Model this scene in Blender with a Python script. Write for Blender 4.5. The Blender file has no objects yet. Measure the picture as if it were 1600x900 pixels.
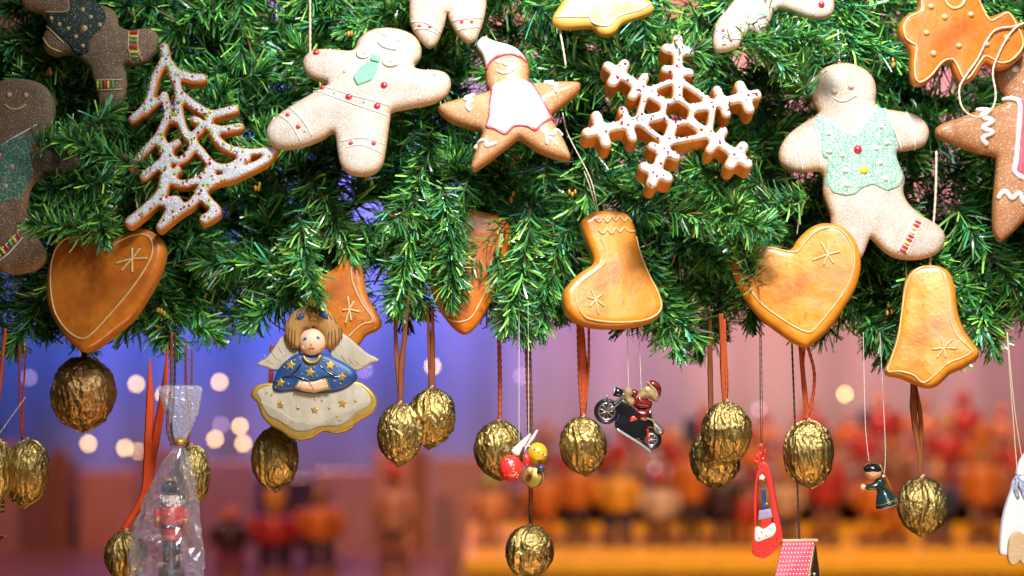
import bpy, bmesh, math, random
import numpy as np
from mathutils import Vector, Matrix, Quaternion, noise
from mathutils.geometry import delaunay_2d_cdt

R = math.radians
rng = random.Random(7)
sc = bpy.context.scene
COL = sc.collection

# ------------------------------------------------------------------ camera, world, lights
D = 1.3                    # distance camera - row of ornaments (m)
PX = 0.7 / 1600            # size of one photo pixel at that distance
CZ = 1.6
cam_d = bpy.data.cameras.new('camera'); cam = bpy.data.objects.new('camera', cam_d); COL.objects.link(cam)
cam.location = (0, 0, CZ); cam.rotation_euler = (R(90), 0, 0)
cam_d.sensor_width = 36; cam_d.lens = 36 * D / 0.7
cam_d.clip_start = 0.02; cam_d.clip_end = 400
cam_d.dof.use_dof = True; cam_d.dof.focus_distance = D; cam_d.dof.aperture_fstop = 4.3
sc.camera = cam

world = bpy.data.worlds.new("World"); sc.world = world; world.use_nodes = True
wn = world.node_tree.nodes; wl = world.node_tree.links
sky = wn.new('ShaderNodeTexSky'); sky.sky_type = 'NISHITA'; sky.sun_disc = False
sky.sun_elevation = R(-1.5); sky.sun_rotation = R(200)
wl.new(sky.outputs[0], wn['Background'].inputs[0]); wn['Background'].inputs[1].default_value = 0.12

def aim(o, target):
    o.rotation_euler = (Vector(target) - o.location).to_track_quat('-Z', 'Y').to_euler()
def spot(name, loc, target, W, color, deg, blend, soft=.05):
    l = bpy.data.lights.new(name, 'SPOT'); l.energy = W; l.color = color; l.spot_size = R(deg); l.spot_blend = blend; l.shadow_soft_size = soft
    o = bpy.data.objects.new(name, l); o.location = loc; COL.objects.link(o); aim(o, target); return o
def area(name, loc, target, W, color, sx, sy):
    l = bpy.data.lights.new(name, 'AREA'); l.energy = W; l.color = color; l.shape = 'RECTANGLE'; l.size = sx; l.size_y = sy
    o = bpy.data.objects.new(name, l); o.location = loc; COL.objects.link(o); aim(o, target); return o

# stall lamps above and in front of the garland, plus added fill and counter bounce
spot('stall_lamp', (0.20, 0.42, 2.62), (0.14, 1.36, 1.70), 122, (1.0, .97, .93), 46, .9, .12)
area('cool_stall_lamp', (0.10, .75, 2.40), (0.05, 1.3, 1.5), 9, (.74, .86, 1.0), .55, .14)
area('front_fill', (0.35, .35, 2.05), (0.12, 1.3, 1.55), 2.4, (1.0, .97, .93), .5, .25)  # added soft fill from the front, no lamp stands here
area('warm_counter_bounce', (0.15, 0.85, 0.85), (0.05, 1.3, 1.5), 5, (1.0, .60, .30), .8, .16)  # added area light standing in for warm bounce off a counter below
# added coloured spots tinting the canvas at the back, warm lamp over the far stall
spot('blue_wash', (-.85, 4.9, 2.55), (-.80, 6.0, 1.64), 230, (.01, .13, 1.0), 88, .9)
spot('violet_wash', (0.1, 4.4, 3.0), (-0.05, 6.0, 1.78), 75, (.30, .33, 1.0), 50, 1)
spot('pink_wash', (1.2, 4.0, 2.9), (1.05, 6.0, 1.66), 290, (1.0, .38, .44), 64, .95)
spot('orange_wash', (0.0, 5.2, 3.4), (0.0, 6.0, 2.9), 120, (1.0, .30, .12), 150, .8)
spot('far_stall_lamp', (0.75, 3.3, 2.9), (0.75, 4.7, 1.05), 330, (1.0, .60, .30), 60, .7)
spot('far_stall_lamp_left', (-0.9, 3.3, 2.9), (-0.85, 5.0, .80), 230, (1.0, .42, .22), 46, .6)

sc.view_settings.view_transform = 'Standard'; sc.view_settings.look = 'None'
sc.view_settings.exposure = 0; sc.view_settings.gamma = 1; sc.view_settings.use_curve_mapping = False
sc.cycles.use_denoising = True
sc.cycles.max_bounces = 8; sc.cycles.transparent_max_bounces = 12
sc.cycles.sample_clamp_indirect = 6

# ------------------------------------------------------------------ materials
def mat(name, c1, c2=None, scale=60, rough=.45, metal=0, bump=0, bscale=500, coat=0, rim=None, rimamt=1.0,
        sparkle=0, spec=.5, attr=None, emit=0, stretch=None, sss=0, dist=.0004, trans=0, pores=0):
    m = bpy.data.materials.new(name); m.use_nodes = True
    N = m.node_tree.nodes; L = m.node_tree.links; b = N['Principled BSDF']
    tc = N.new('ShaderNodeTexCoord'); vec = tc.outputs['Object']
    if stretch:
        mp = N.new('ShaderNodeMapping'); mp.inputs['Scale'].default_value = stretch; L.new(vec, mp.inputs[0]); vec = mp.outputs[0]
    col = None
    c1 = tuple(c1) + (1,)
    if attr:
        at = N.new('ShaderNodeAttribute'); at.attribute_name = attr; col = at.outputs['Color']
    elif c2:
        nz = N.new('ShaderNodeTexNoise'); nz.inputs['Scale'].default_value = scale; nz.inputs['Detail'].default_value = 6; nz.inputs['Roughness'].default_value = .65
        L.new(vec, nz.inputs['Vector'])
        mr = N.new('ShaderNodeMapRange'); mr.inputs[1].default_value = .35; mr.inputs[2].default_value = .65; L.new(nz.outputs[0], mr.inputs[0])
        mx = N.new('ShaderNodeMix'); mx.data_type = 'RGBA'; mx.inputs['A'].default_value = c1; mx.inputs['B'].default_value = tuple(c2) + (1,)
        L.new(mr.outputs[0], mx.inputs['Factor']); col = mx.outputs['Result']
    if pores:
        nz4 = N.new('ShaderNodeTexNoise'); nz4.inputs['Scale'].default_value = 260; nz4.inputs['Detail'].default_value = 3; L.new(tc.outputs['Object'], nz4.inputs['Vector'])
        nz5 = N.new('ShaderNodeTexNoise'); nz5.inputs['Scale'].default_value = 28; nz5.inputs['Detail'].default_value = 5; L.new(tc.outputs['Object'], nz5.inputs['Vector'])
        m4 = N.new('ShaderNodeMapRange'); m4.inputs[1].default_value = .58; m4.inputs[2].default_value = .74; L.new(nz4.outputs[0], m4.inputs[0])
        m5 = N.new('ShaderNodeMapRange'); m5.inputs[1].default_value = .52; m5.inputs[2].default_value = .70; L.new(nz5.outputs[0], m5.inputs[0])
        mm4 = N.new('ShaderNodeMath'); mm4.operation = 'MAXIMUM'; L.new(m4.outputs[0], mm4.inputs[0]); L.new(m5.outputs[0], mm4.inputs[1])
        m6 = N.new('ShaderNodeMath'); m6.operation = 'MULTIPLY'; L.new(mm4.outputs[0], m6.inputs[0]); m6.inputs[1].default_value = pores
        mx = N.new('ShaderNodeMix'); mx.data_type = 'RGBA'; mx.inputs['B'].default_value = (.20, .045, .004, 1); L.new(col, mx.inputs['A']); L.new(m6.outputs[0], mx.inputs['Factor']); col = mx.outputs['Result']
    if rim:
        at = N.new('ShaderNodeAttribute'); at.attribute_name = 'rim'
        nz2 = N.new('ShaderNodeTexNoise'); nz2.inputs['Scale'].default_value = 70; nz2.inputs['Detail'].default_value = 4; L.new(tc.outputs['Object'], nz2.inputs['Vector'])
        ma = N.new('ShaderNodeMath'); ma.operation = 'MULTIPLY_ADD'; L.new(nz2.outputs[0], ma.inputs[0]); ma.inputs[1].default_value = .7; ma.inputs[2].default_value = -.35
        ad = N.new('ShaderNodeMath'); ad.operation = 'ADD'; L.new(ma.outputs[0], ad.inputs[0]); L.new(at.outputs['Fac'], ad.inputs[1])
        mr2 = N.new('ShaderNodeMapRange'); mr2.inputs[1].default_value = .25; mr2.inputs[2].default_value = .95; mr2.inputs[4].default_value = rimamt; L.new(ad.outputs[0], mr2.inputs[0])
        mx = N.new('ShaderNodeMix'); mx.data_type = 'RGBA'; mx.inputs['B'].default_value = tuple(rim) + (1,)
        if col: L.new(col, mx.inputs['A'])
        else: mx.inputs['A'].default_value = c1
        L.new(mr2.outputs[0], mx.inputs['Factor']); col = mx.outputs['Result']
    if sparkle:
        vo = N.new('ShaderNodeTexVoronoi'); vo.inputs['Scale'].default_value = 2900; L.new(tc.outputs['Object'], vo.inputs['Vector'])
        lt = N.new('ShaderNodeMath'); lt.operation = 'LESS_THAN'; sp = N.new('ShaderNodeSeparateColor'); L.new(vo.outputs['Color'], sp.inputs[0]); L.new(sp.outputs[0], lt.inputs[0]); lt.inputs[1].default_value = sparkle
        mx = N.new('ShaderNodeMix'); mx.data_type = 'RGBA'; mx.inputs['B'].default_value = (.82, .76, .68, 1)
        if col: L.new(col, mx.inputs['A'])
        else: mx.inputs['A'].default_value = c1
        L.new(lt.outputs[0], mx.inputs['Factor']); col = mx.outputs['Result']
        mr3 = N.new('ShaderNodeMapRange'); mr3.inputs[3].default_value = rough; mr3.inputs[4].default_value = .12; L.new(lt.outputs[0], mr3.inputs[0]); L.new(mr3.outputs[0], b.inputs['Roughness'])
    if col: L.new(col, b.inputs['Base Color'])
    else: b.inputs['Base Color'].default_value = c1
    if not sparkle: b.inputs['Roughness'].default_value = rough
    b.inputs['Metallic'].default_value = metal
    b.inputs['Specular IOR Level'].default_value = spec
    b.inputs['Coat Weight'].default_value = coat; b.inputs['Coat Roughness'].default_value = .18
    if trans: b.inputs['Transmission Weight'].default_value = trans
    if sss: b.inputs['Subsurface Weight'].default_value = sss; b.inputs['Subsurface Scale'].default_value = .002
    if emit: b.inputs['Emission Color'].default_value = c1; b.inputs['Emission Strength'].default_value = emit
    if bump:
        nb = N.new('ShaderNodeTexNoise'); nb.inputs['Scale'].default_value = bscale; nb.inputs['Detail'].default_value = 5; nb.inputs['Roughness'].default_value = .6; L.new(vec, nb.inputs['Vector'])
        bu = N.new('ShaderNodeBump'); bu.inputs['Strength'].default_value = bump; bu.inputs['Distance'].default_value = dist
        L.new(nb.outputs[0], bu.inputs['Height'])
        if sparkle:
            bu2 = N.new('ShaderNodeBump'); bu2.inputs['Strength'].default_value = .7; bu2.inputs['Distance'].default_value = .0003
            L.new(vo.outputs['Distance'], bu2.inputs['Height']); bu2.invert = True; L.new(bu.outputs[0], bu2.inputs['Normal']); L.new(bu2.outputs[0], b.inputs['Normal'])
        else: L.new(bu.outputs[0], b.inputs['Normal'])
    return m

M = {}
M['lacq_dark'] = mat('lacquered_dough_dark', (.60, .185, .013), (.42, .105, .009), 45, .36, bump=.9, bscale=260, coat=.4, rim=(.62, .22, .035), rimamt=.6, pores=.6)
M['lacq_light'] = mat('lacquered_dough_light', (.76, .29, .015), (.60, .19, .008), 45, .36, bump=.9, bscale=260, coat=.4, rim=(.55, .20, .03), rimamt=.6, pores=.6)
M['lacq_mid'] = mat('lacquered_dough_mid', (.62, .17, .010), (.46, .11, .007), 45, .36, bump=.9, bscale=260, coat=.4, rim=(.5, .16, .025), rimamt=.6, pores=.6)
M['lacq_yellow'] = mat('yellow_glaze', (.80, .46, .10), (.74, .40, .08), 45, .35, bump=.3, coat=.4, rim=(.72, .38, .04))
M['sugar'] = mat('sugared_dough', (.58, .50, .42), (.42, .34, .26), 40, .65, bump=.7, bscale=700, rim=(.50, .24, .08), rimamt=.9, sparkle=.16)
M['sugar_pale'] = mat('sugared_dough_pale', (.64, .56, .49), (.48, .40, .32), 40, .65, bump=.6, bscale=700, rim=(.58, .33, .14), rimamt=.9, sparkle=.22)
M['sugar_brown_shaded'] = mat('sugared_dough_brown_shaded', (.24, .145, .075), (.16, .09, .045), 40, .6, bump=.7, bscale=700, rim=(.30, .18, .08), rimamt=.8, sparkle=.05)  # brown dough with the shade of the left corner put into its colour
M['ginger'] = mat('baked_dough', (.60, .34, .15), (.48, .22, .07), 40, .5, bump=.8, bscale=600, rim=(.44, .15, .025), coat=.15, sparkle=.05)
M['ginger_brown'] = mat('brown_dough', (.42, .17, .05), (.33, .12, .03), 60, .45, bump=.9, bscale=600, rim=(.36, .13, .03), coat=.2, sparkle=.04)
M['crumb'] = mat('golden_dough', (.70, .28, .05), (.55, .18, .03), 120, .55, bump=.9, bscale=500)
M['icing'] = mat('white_icing', (.82, .78, .76), (.76, .72, .72), 80, .35, bump=.25, bscale=300, coat=.2, sss=.1)
M['icing_sugar'] = mat('sugared_icing', (.62, .58, .56), (.50, .44, .40), 90, .5, bump=.9, bscale=900, sparkle=.2)
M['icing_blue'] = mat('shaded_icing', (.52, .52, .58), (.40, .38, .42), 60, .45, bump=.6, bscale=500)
M['bead'] = mat('white_sugar_pearl', (.86, .86, .88), None, rough=.35, coat=.3)
M['cream'] = mat('cream_icing', (.66, .47, .22), (.54, .36, .15), 120, .38, bump=.2, coat=.2)
M['mint'] = mat('mint_icing', (.20, .50, .33), (.26, .56, .38), 120, .45, bump=.3, coat=.2)
M['mint_sugar'] = mat('mint_sugar', (.10, .34, .23), (.16, .44, .31), 100, .6, bump=.8, bscale=700, sparkle=.30)
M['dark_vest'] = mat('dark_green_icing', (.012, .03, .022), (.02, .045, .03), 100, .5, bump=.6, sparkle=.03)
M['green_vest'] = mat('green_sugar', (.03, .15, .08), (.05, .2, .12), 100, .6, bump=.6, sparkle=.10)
M['red'] = mat('red_icing', (.62, .02, .04), None, rough=.3, coat=.4)
M['pinkred'] = mat('raspberry_icing', (.60, .03, .07), (.66, .08, .12), 50, .35, bump=.2, coat=.3)
M['yellow'] = mat('yellow_icing', (.80, .58, .06), None, rough=.35, coat=.3)
M['green'] = mat('green_icing', (.08, .38, .08), None, rough=.35, coat=.3)
M['lime'] = mat('lime_sugar_pearl', (.42, .62, .05), None, rough=.3, coat=.3)
M['berry'] = mat('berry_sugar_pearl', (.42, .01, .05), None, rough=.25, coat=.5)
M['silver'] = mat('silver', (.8, .8, .8), None, rough=.2, metal=1)
M['chrome'] = mat('painted_silver', (.6, .6, .62), None, rough=.3, metal=.9, bump=.2)
M['cord'] = mat('cream_cord', (.72, .58, .42), (.55, .42, .3), 900, .8, bump=.5)
M['nylon'] = mat('nylon_thread', (.75, .72, .72), None, rough=.2)
M['rust'] = mat('rust_ribbon', (.55, .10, .025), (.38, .06, .02), 500, .45, bump=.5, bscale=1200, stretch=(1, 1, .1))
M['brown_ribbon'] = mat('brown_satin_ribbon', (.30, .10, .04), (.20, .06, .025), 300, .3, bump=.4, bscale=900, stretch=(1, 1, .05), coat=.3)
M['black_cord'] = mat('black_cord', (.02, .015, .02), (.08, .03, .03), 900, .6, bump=.5)
M['red_cord'] = mat('red_cord', (.45, .05, .02), (.25, .02, .02), 900, .6, bump=.5)
M['mixed_cord'] = mat('red_green_cord', (.35, .03, .02), (.02, .08, .03), 700, .6, bump=.5)
M['orange_ribbon'] = mat('orange_ribbon', (.85, .10, .015), (.72, .07, .01), 200, .5, bump=.2)
M['black'] = mat('black_enamel', (.012, .012, .015), None, rough=.15, coat=.6)
M['skin'] = mat('painted_skin', (.72, .40, .24), None, rough=.35, coat=.2)
M['darkgreen'] = mat('dark_green_enamel', (.01, .035, .03), None, rough=.15, coat=.7)
M['gold_paint'] = mat('gold_paint', (.50, .34, .07), (.42, .26, .05), 400, .42, metal=.55, bump=.4)
M['angel_white'] = mat('chalk_white_wood', (.50, .45, .35), (.36, .31, .23), 60, .6, bump=.9, bscale=350, stretch=(1, 1, .5))
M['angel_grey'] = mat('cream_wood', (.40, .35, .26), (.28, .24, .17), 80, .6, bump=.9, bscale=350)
M['angel_blue'] = mat('blue_painted_wood', (.008, .045, .17), (.02, .09, .26), 70, .45, bump=.5, bscale=300)
M['angel_hair'] = mat('carved_light_wood', (.48, .25, .07), (.30, .14, .04), 300, .6, bump=.8, bscale=300, stretch=(6, 1, .6))
M['angel_skin'] = mat('carved_face', (.74, .50, .32), None, rough=.5, bump=.3)
M['eye_blue'] = mat('eye_blue', (.01, .06, .4), None, rough=.3)
M['lips'] = mat('lip_red', (.65, .02, .01), None, rough=.3)
M['blush'] = mat('blush', (.75, .30, .20), None, rough=.5, bump=.3)
M['wood_red'] = mat('red_painted_wood', (.75, .05, .035), (.66, .04, .03), 60, .35, bump=.2, coat=.3)
M['wood_yellow'] = mat('yellow_painted_wood', (.72, .45, .02), None, rough=.35, coat=.3)
M['wood_dark'] = mat('dark_stained_wood', (.05, .025, .012), (.09, .05, .02), 90, .5, bump=.3)
M['wood_raw'] = mat('raw_wood', (.62, .44, .26), (.50, .33, .17), 200, .6, bump=.4, stretch=(1, 1, 6))
M['wood_white'] = mat('white_painted_wood', (.75, .72, .70), (.68, .66, .66), 60, .5, bump=.4)
M['lilac'] = mat('lilac_wood', (.35, .30, .45), None, rough=.5)
M['navy'] = mat('navy_bead', (.05, .05, .12), None, rough=.3, coat=.3)
M['blue_cloth'] = mat('blue_cloth', (.06, .16, .42), (.5, .5, .5), 400, .7, bump=.5)
M['fur'] = mat('cream_fur', (.38, .28, .14), (.26, .17, .07), 500, .7, bump=1, bscale=900)
M['santa_red'] = mat('deep_red_enamel', (.20, .008, .012), (.12, .006, .008), 200, .25, bump=.3, coat=.5)

# gold foil with crinkles
def gold_mat():
    m = mat('gold_foil', (.62, .46, .17), (.34, .23, .07), 2.2, .36, metal=1, bump=.0)
    N = m.node_tree.nodes; L = m.node_tree.links; b = N['Principled BSDF']
    tc = N.new('ShaderNodeTexCoord')
    mp = N.new('ShaderNodeMapping'); mp.inputs['Scale'].default_value = (1, 1, .45); L.new(tc.outputs['Object'], mp.inputs[0])
    v = N.new('ShaderNodeTexVoronoi'); v.feature = 'DISTANCE_TO_EDGE'; v.inputs['Scale'].default_value = 7
    nz = N.new('ShaderNodeTexNoise'); nz.inputs['Scale'].default_value = 4.5; nz.inputs['Detail'].default_value = 8; nz.inputs['Roughness'].default_value = .7; nz.inputs['Distortion'].default_value = 1.5
    dn = N.new('ShaderNodeMix'); dn.data_type = 'RGBA'; dn.inputs['Factor'].default_value = .3
    L.new(mp.outputs[0], dn.inputs['A']); L.new(nz.outputs['Color'], dn.inputs['B']); L.new(dn.outputs['Result'], v.inputs['Vector'])
    L.new(mp.outputs[0], nz.inputs['Vector'])
    b1 = N.new('ShaderNodeBump'); b1.inputs['Strength'].default_value = .9; b1.inputs['Distance'].default_value = .0007; L.new(nz.outputs[0], b1.inputs['Height'])
    b2 = N.new('ShaderNodeBump'); b2.inputs['Strength'].default_value = .55; b2.inputs['Distance'].default_value = .0006; L.new(v.outputs['Distance'], b2.inputs['Height']); L.new(b1.outputs[0], b2.inputs['Normal'])
    L.new(b2.outputs[0], b.inputs['Normal'])
    return m
M['gold'] = gold_mat()
M['old_gold'] = mat('matt_gold_foil', (.58, .36, .13), (.24, .13, .05), 4, .36, metal=.9, bump=.9, bscale=6, dist=.0018)

def film_mat(lo=.12, hi=.8):
    m = bpy.data.materials.new('clear_film'); m.use_nodes = True
    N = m.node_tree.nodes; L = m.node_tree.links; N.clear()
    out = N.new('ShaderNodeOutputMaterial'); mix = N.new('ShaderNodeMixShader'); tr = N.new('ShaderNodeBsdfTransparent'); gl = N.new('ShaderNodeBsdfPrincipled')
    tr.inputs[0].default_value = (.96, .96, .98, 1)
    gl.inputs['Base Color'].default_value = (.78, .78, .95, 1); gl.inputs['Roughness'].default_value = .10; gl.inputs['Metallic'].default_value = .15; gl.inputs['Specular IOR Level'].default_value = 1.0; gl.inputs['Coat Weight'].default_value = 1.0; gl.inputs['Coat Roughness'].default_value = .08; gl.inputs['Coat IOR'].default_value = 1.9
    lw = N.new('ShaderNodeLayerWeight'); lw.inputs[0].default_value = .22
    nz = N.new('ShaderNodeTexNoise'); nz.inputs['Scale'].default_value = 70; nz.inputs['Detail'].default_value = 3; nz.inputs['Distortion'].default_value = 1
    tc = N.new('ShaderNodeTexCoord'); L.new(tc.outputs['Object'], nz.inputs['Vector'])
    bu = N.new('ShaderNodeBump'); bu.inputs['Strength'].default_value = .8; bu.inputs['Distance'].default_value = .003; L.new(nz.outputs[0], bu.inputs['Height'])
    L.new(bu.outputs[0], gl.inputs['Normal']); L.new(bu.outputs[0], lw.inputs['Normal'])
    mr = N.new('ShaderNodeMapRange'); mr.inputs[3].default_value = lo; mr.inputs[4].default_value = hi; L.new(lw.outputs['Facing'], mr.inputs[0]); L.new(mr.outputs[0], mix.inputs[0])
    L.new(tr.outputs[0], mix.inputs[1]); L.new(gl.outputs[0], mix.inputs[2]); L.new(mix.outputs[0], out.inputs[0])
    return m
M['film'] = film_mat(.10, .95); M['film_neck'] = film_mat(.38, .9)

# ------------------------------------------------------------------ object helpers
def tag(o, label=None, cat=None, group=None, kind=None):
    if label: o['label'] = label
    if cat: o['category'] = cat
    if group: o['group'] = group
    if kind: o['kind'] = kind
    return o

def P(px, py, dep=0.0):
    s = (D + dep) / D
    return Vector(((px - 800) * PX * s, D + dep, CZ - (py - 450) * PX * s))

class Root:
    """a thing: Empty at the photo position (px,py) and depth; parts are given in photo pixels"""
    def __init__(s, name, label, cat, px, py, dep=0.0, yaw=0, pitch=0, lift=0, group=None):
        s.o = bpy.data.objects.new(name, None); COL.objects.link(s.o); s.o.empty_display_size = .01
        s.cx, s.cy, s.dep = px, py, dep
        s.k = PX * (D + dep) / D
        s.cyw, s.cp = math.cos(R(yaw)), math.cos(R(pitch))
        s.o.location = P(px - lift * math.sin(R(yaw)), py + lift * math.sin(R(pitch)), dep)
        s.o.rotation_euler = (R(-pitch), 0, R(yaw))
        tag(s.o, label, cat, group)
    def V(s, x, y, h=0):        # photo pixels -> local metres
        return ((x - s.cx) * s.k / s.cyw, -h * s.k, -(y - s.cy) * s.k / s.cp)

def make_mesh(name, verts, faces, m, smooth=True, recalc=False, mats=None, fm=None, attr=None, col=None):
    me = bpy.data.meshes.new(name); me.from_pydata([tuple(v) for v in verts], [], [tuple(f) for f in faces])
    for mm in (mats or [m]): me.materials.append(mm)
    if recalc:
        bm = bmesh.new(); bm.from_mesh(me); bmesh.ops.recalc_face_normals(bm, faces=bm.faces); bm.to_mesh(me); bm.free()
    if fm is not None: me.polygons.foreach_set('material_index', fm)
    if smooth: me.polygons.foreach_set('use_smooth', [True] * len(me.polygons))
    if attr is not None:
        a = me.attributes.new('rim', 'FLOAT', 'POINT'); a.data.foreach_set('value', np.asarray(attr, dtype=np.float32))
    if col is not None:
        a = me.attributes.new('col', 'FLOAT_COLOR', 'POINT'); a.data.foreach_set('color', np.asarray(col, dtype=np.float32).ravel())
    me.update(); return me

def link(name, me, parent=None):
    o = bpy.data.objects.new(name, me); COL.objects.link(o)
    if parent is not None: o.parent = parent
    return o

class MB:
    """collects geometry in the pixel frame of a Root"""
    def __init__(s): s.v = []; s.f = []
    def add(s, v, f):
        n = len(s.v); s.v += list(v); s.f += [tuple(i + n for i in q) for q in f]
    def tube(s, pts, r, n=7, flat=1.0, cap=True):
        pts = [Vector(p) for p in pts]; m = len(pts)
        if m < 2: return
        rr = r if hasattr(r, '__len__') else [r] * m
        T = [(pts[min(i + 1, m - 1)] - pts[max(i - 1, 0)]).normalized() for i in range(m)]
        ref = Vector((0, 0, 1)) if abs(T[0].z) < .9 else Vector((1, 0, 0))
        vs = []; u = None
        for i in range(m):
            if u is None: u = T[i].cross(ref).normalized()
            else:
                u = (u - T[i] * u.dot(T[i])); u = u.normalized() if u.length > 1e-6 else T[i].cross(ref).normalized()
            w = T[i].cross(u)
            for a in range(n):
                t = 2 * math.pi * a / n; q = pts[i] + u * math.cos(t) * rr[i] + w * math.sin(t) * rr[i]
                vs.append(q)
        fs = []
        for i in range(m - 1):
            for a in range(n):
                b = (a + 1) % n; fs.append((i * n + a, i * n + b, (i + 1) * n + b, (i + 1) * n + a))
        if cap:
            e0 = len(vs); vs.append(pts[0] - T[0] * rr[0] * .8); vs.append(pts[-1] + T[-1] * rr[-1] * .8)
            for a in range(n):
                b = (a + 1) % n; fs.append((e0, b, a)); fs.append((e0 + 1, (m - 1) * n + a, (m - 1) * n + b))
        s.add([tuple(v) for v in vs], fs)
    def ball(s, c, rx, ry=None, rh=None, nu=12, nv=8, rot=0):
        ry = ry or rx; rh = rh or rx; vs = []; fs = []
        ca, sa = math.cos(rot), math.sin(rot)
        for j in range(nv + 1):
            ph = math.pi * j / nv
            for i in range(nu):
                th = 2 * math.pi * i / nu
                x = rx * math.sin(ph) * math.cos(th); y = ry * math.sin(ph) * math.sin(th)
                vs.append((c[0] + x * ca - y * sa, c[1] + x * sa + y * ca, c[2] + rh * math.cos(ph)))
        for j in range(nv):
            for i in range(nu):
                k = (i + 1) % nu; fs.append((j * nu + i, (j + 1) * nu + i, (j + 1) * nu + k, j * nu + k))
        s.add(vs, fs)
    def build(s, name, m, root, parent=None, kind=None, smooth=True, label=None):
        vs = [root.V(*v) for v in s.v]
        me = make_mesh(name, vs, s.f, m, smooth, recalc=True)
        o = link(name, me, parent or root.o)
        if kind: o['kind'] = kind
        if label: o['label'] = label
        return o

def crom(pts, n=6, closed=False):
    pts = [np.array(p, float) for p in pts]; m = len(pts); out = []
    rngi = range(m if closed else m - 1)
    for i in rngi:
        if closed: a, b, c, d = pts[(i - 1) % m], pts[i], pts[(i + 1) % m], pts[(i + 2) % m]
        else: a, b, c, d = pts[max(i - 1, 0)], pts[i], pts[i + 1], pts[min(i + 2, m - 1)]
        for j in range(n):
            t = j / n
            out.append(.5 * ((2 * b) + (c - a) * t + (2 * a - 5 * b + 4 * c - d) * t * t + (3 * b - a - 3 * c + d) * t ** 3))
    if not closed: out.append(pts[-1])
    return np.array(out)

def resample(p, ds, closed=True):
    q = np.vstack([p, p[:1]]) if closed else p
    seg = np.hypot(*(q[1:] - q[:-1]).T[:2]); s = np.concatenate([[0], np.cumsum(seg)])
    n = max(4, int(round(s[-1] / ds))); t = np.linspace(0, s[-1], n + 1)
    if closed: t = t[:-1]
    return np.stack([np.interp(t, s, q[:, i]) for i in range(q.shape[1])], 1)

def dist(pts, loops, closed=True):
    pts = np.asarray(pts, float); best = np.full(len(pts), 1e9)
    for l in loops:
        a = l if closed else l[:-1]; b = np.roll(l, -1, 0) if closed else l[1:]
        ab = b - a; L2 = (ab ** 2).sum(1) + 1e-12
        for c in range(0, len(pts), 4000):
            p = pts[c:c + 4000, None, :]; t = np.clip(((p - a) * ab).sum(2) / L2, 0, 1)
            q = p - a - t[..., None] * ab
            best[c:c + 4000] = np.minimum(best[c:c + 4000], np.sqrt((q ** 2).sum(2)).min(1))
    return best

def inside(pts, loops):
    pts = np.asarray(pts, float); r = np.zeros(len(pts), bool)
    x, y = pts[:, 0:1], pts[:, 1:2]
    for l in loops:
        a = l; b = np.roll(l, -1, 0)
        c = ((a[:, 1] > y) != (b[:, 1] > y)) & (x < (b[:, 0] - a[:, 0]) * (y - a[:, 1]) / (b[:, 1] - a[:, 1] + 1e-12) + a[:, 0])
        r ^= (c.sum(1) % 2).astype(bool)
    return r

def contours(F, x0, y0, st, lev=0.0):
    """marching squares, F[j,i] at (x0+i*st, y0+j*st); returns closed loops around F>lev"""
    ny, nx = F.shape; segs = {}
    def key(a, b): return (a, b) if a < b else (b, a)
    def pt(k):
        (j0, i0), (j1, i1) = k; f0, f1 = F[j0, i0], F[j1, i1]; t = (lev - f0) / (f1 - f0 + 1e-12)
        return (x0 + (i0 + (i1 - i0) * t) * st, y0 + (j0 + (j1 - j0) * t) * st)
    B = F > lev; adj = {}
    for j in range(ny - 1):
        for i in range(nx - 1):
            c = [(j, i), (j, i + 1), (j + 1, i + 1), (j + 1, i)]; b = [B[q] for q in c]
            s = sum(b)
            if s in (0, 4): continue
            e = [key(c[k], c[(k + 1) % 4]) for k in range(4) if b[k] != b[(k + 1) % 4]]
            if len(e) == 2: pr = [(e[0], e[1])]
            else: pr = [(e[0], e[1]), (e[2], e[3])] if b[1] else [(e[0], e[3]), (e[1], e[2])]
            for u, v in pr: adj.setdefault(u, []).append(v); adj.setdefault(v, []).append(u)
    loops = []; seen = set()
    for k in list(adj):
        if k in seen: continue
        L = [k]; seen.add(k); cur = k
        while True:
            nx_ = [q for q in adj[cur] if q not in seen]
            if not nx_: break
            cur = nx_[0]; seen.add(cur); L.append(cur)
        if len(L) > 6: loops.append(np.array([pt(q) for q in L]))
    return loops

def strokes_loops(strokes, st=2.2):
    allp = np.vstack([s[0] for s in strokes]); x0, y0 = allp.min(0) - 18; x1, y1 = allp.max(0) + 18
    nx, ny = int((x1 - x0) / st) + 1, int((y1 - y0) / st) + 1
    X, Y = np.meshgrid(x0 + np.arange(nx) * st, y0 + np.arange(ny) * st); pts = np.stack([X.ravel(), Y.ravel()], 1)
    F = np.full(len(pts), -1e9)
    for p, r in strokes: F = np.maximum(F, r - dist(pts, [np.asarray(p, float)], False))
    F = F.reshape(ny, nx)
    # light blur to round the joints
    for _ in range(2):
        G = F.copy(); G[1:-1, 1:-1] = (F[1:-1, 1:-1] * 2 + F[:-2, 1:-1] + F[2:, 1:-1] + F[1:-1, :-2] + F[1:-1, 2:]) / 6; F = G
    return [l for l in contours(F, x0, y0, st) if len(l) > 10]

def wob(x, y, f, seed=0):
    return noise.noise(Vector((x * f, y * f, seed * 7.3)))

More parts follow.
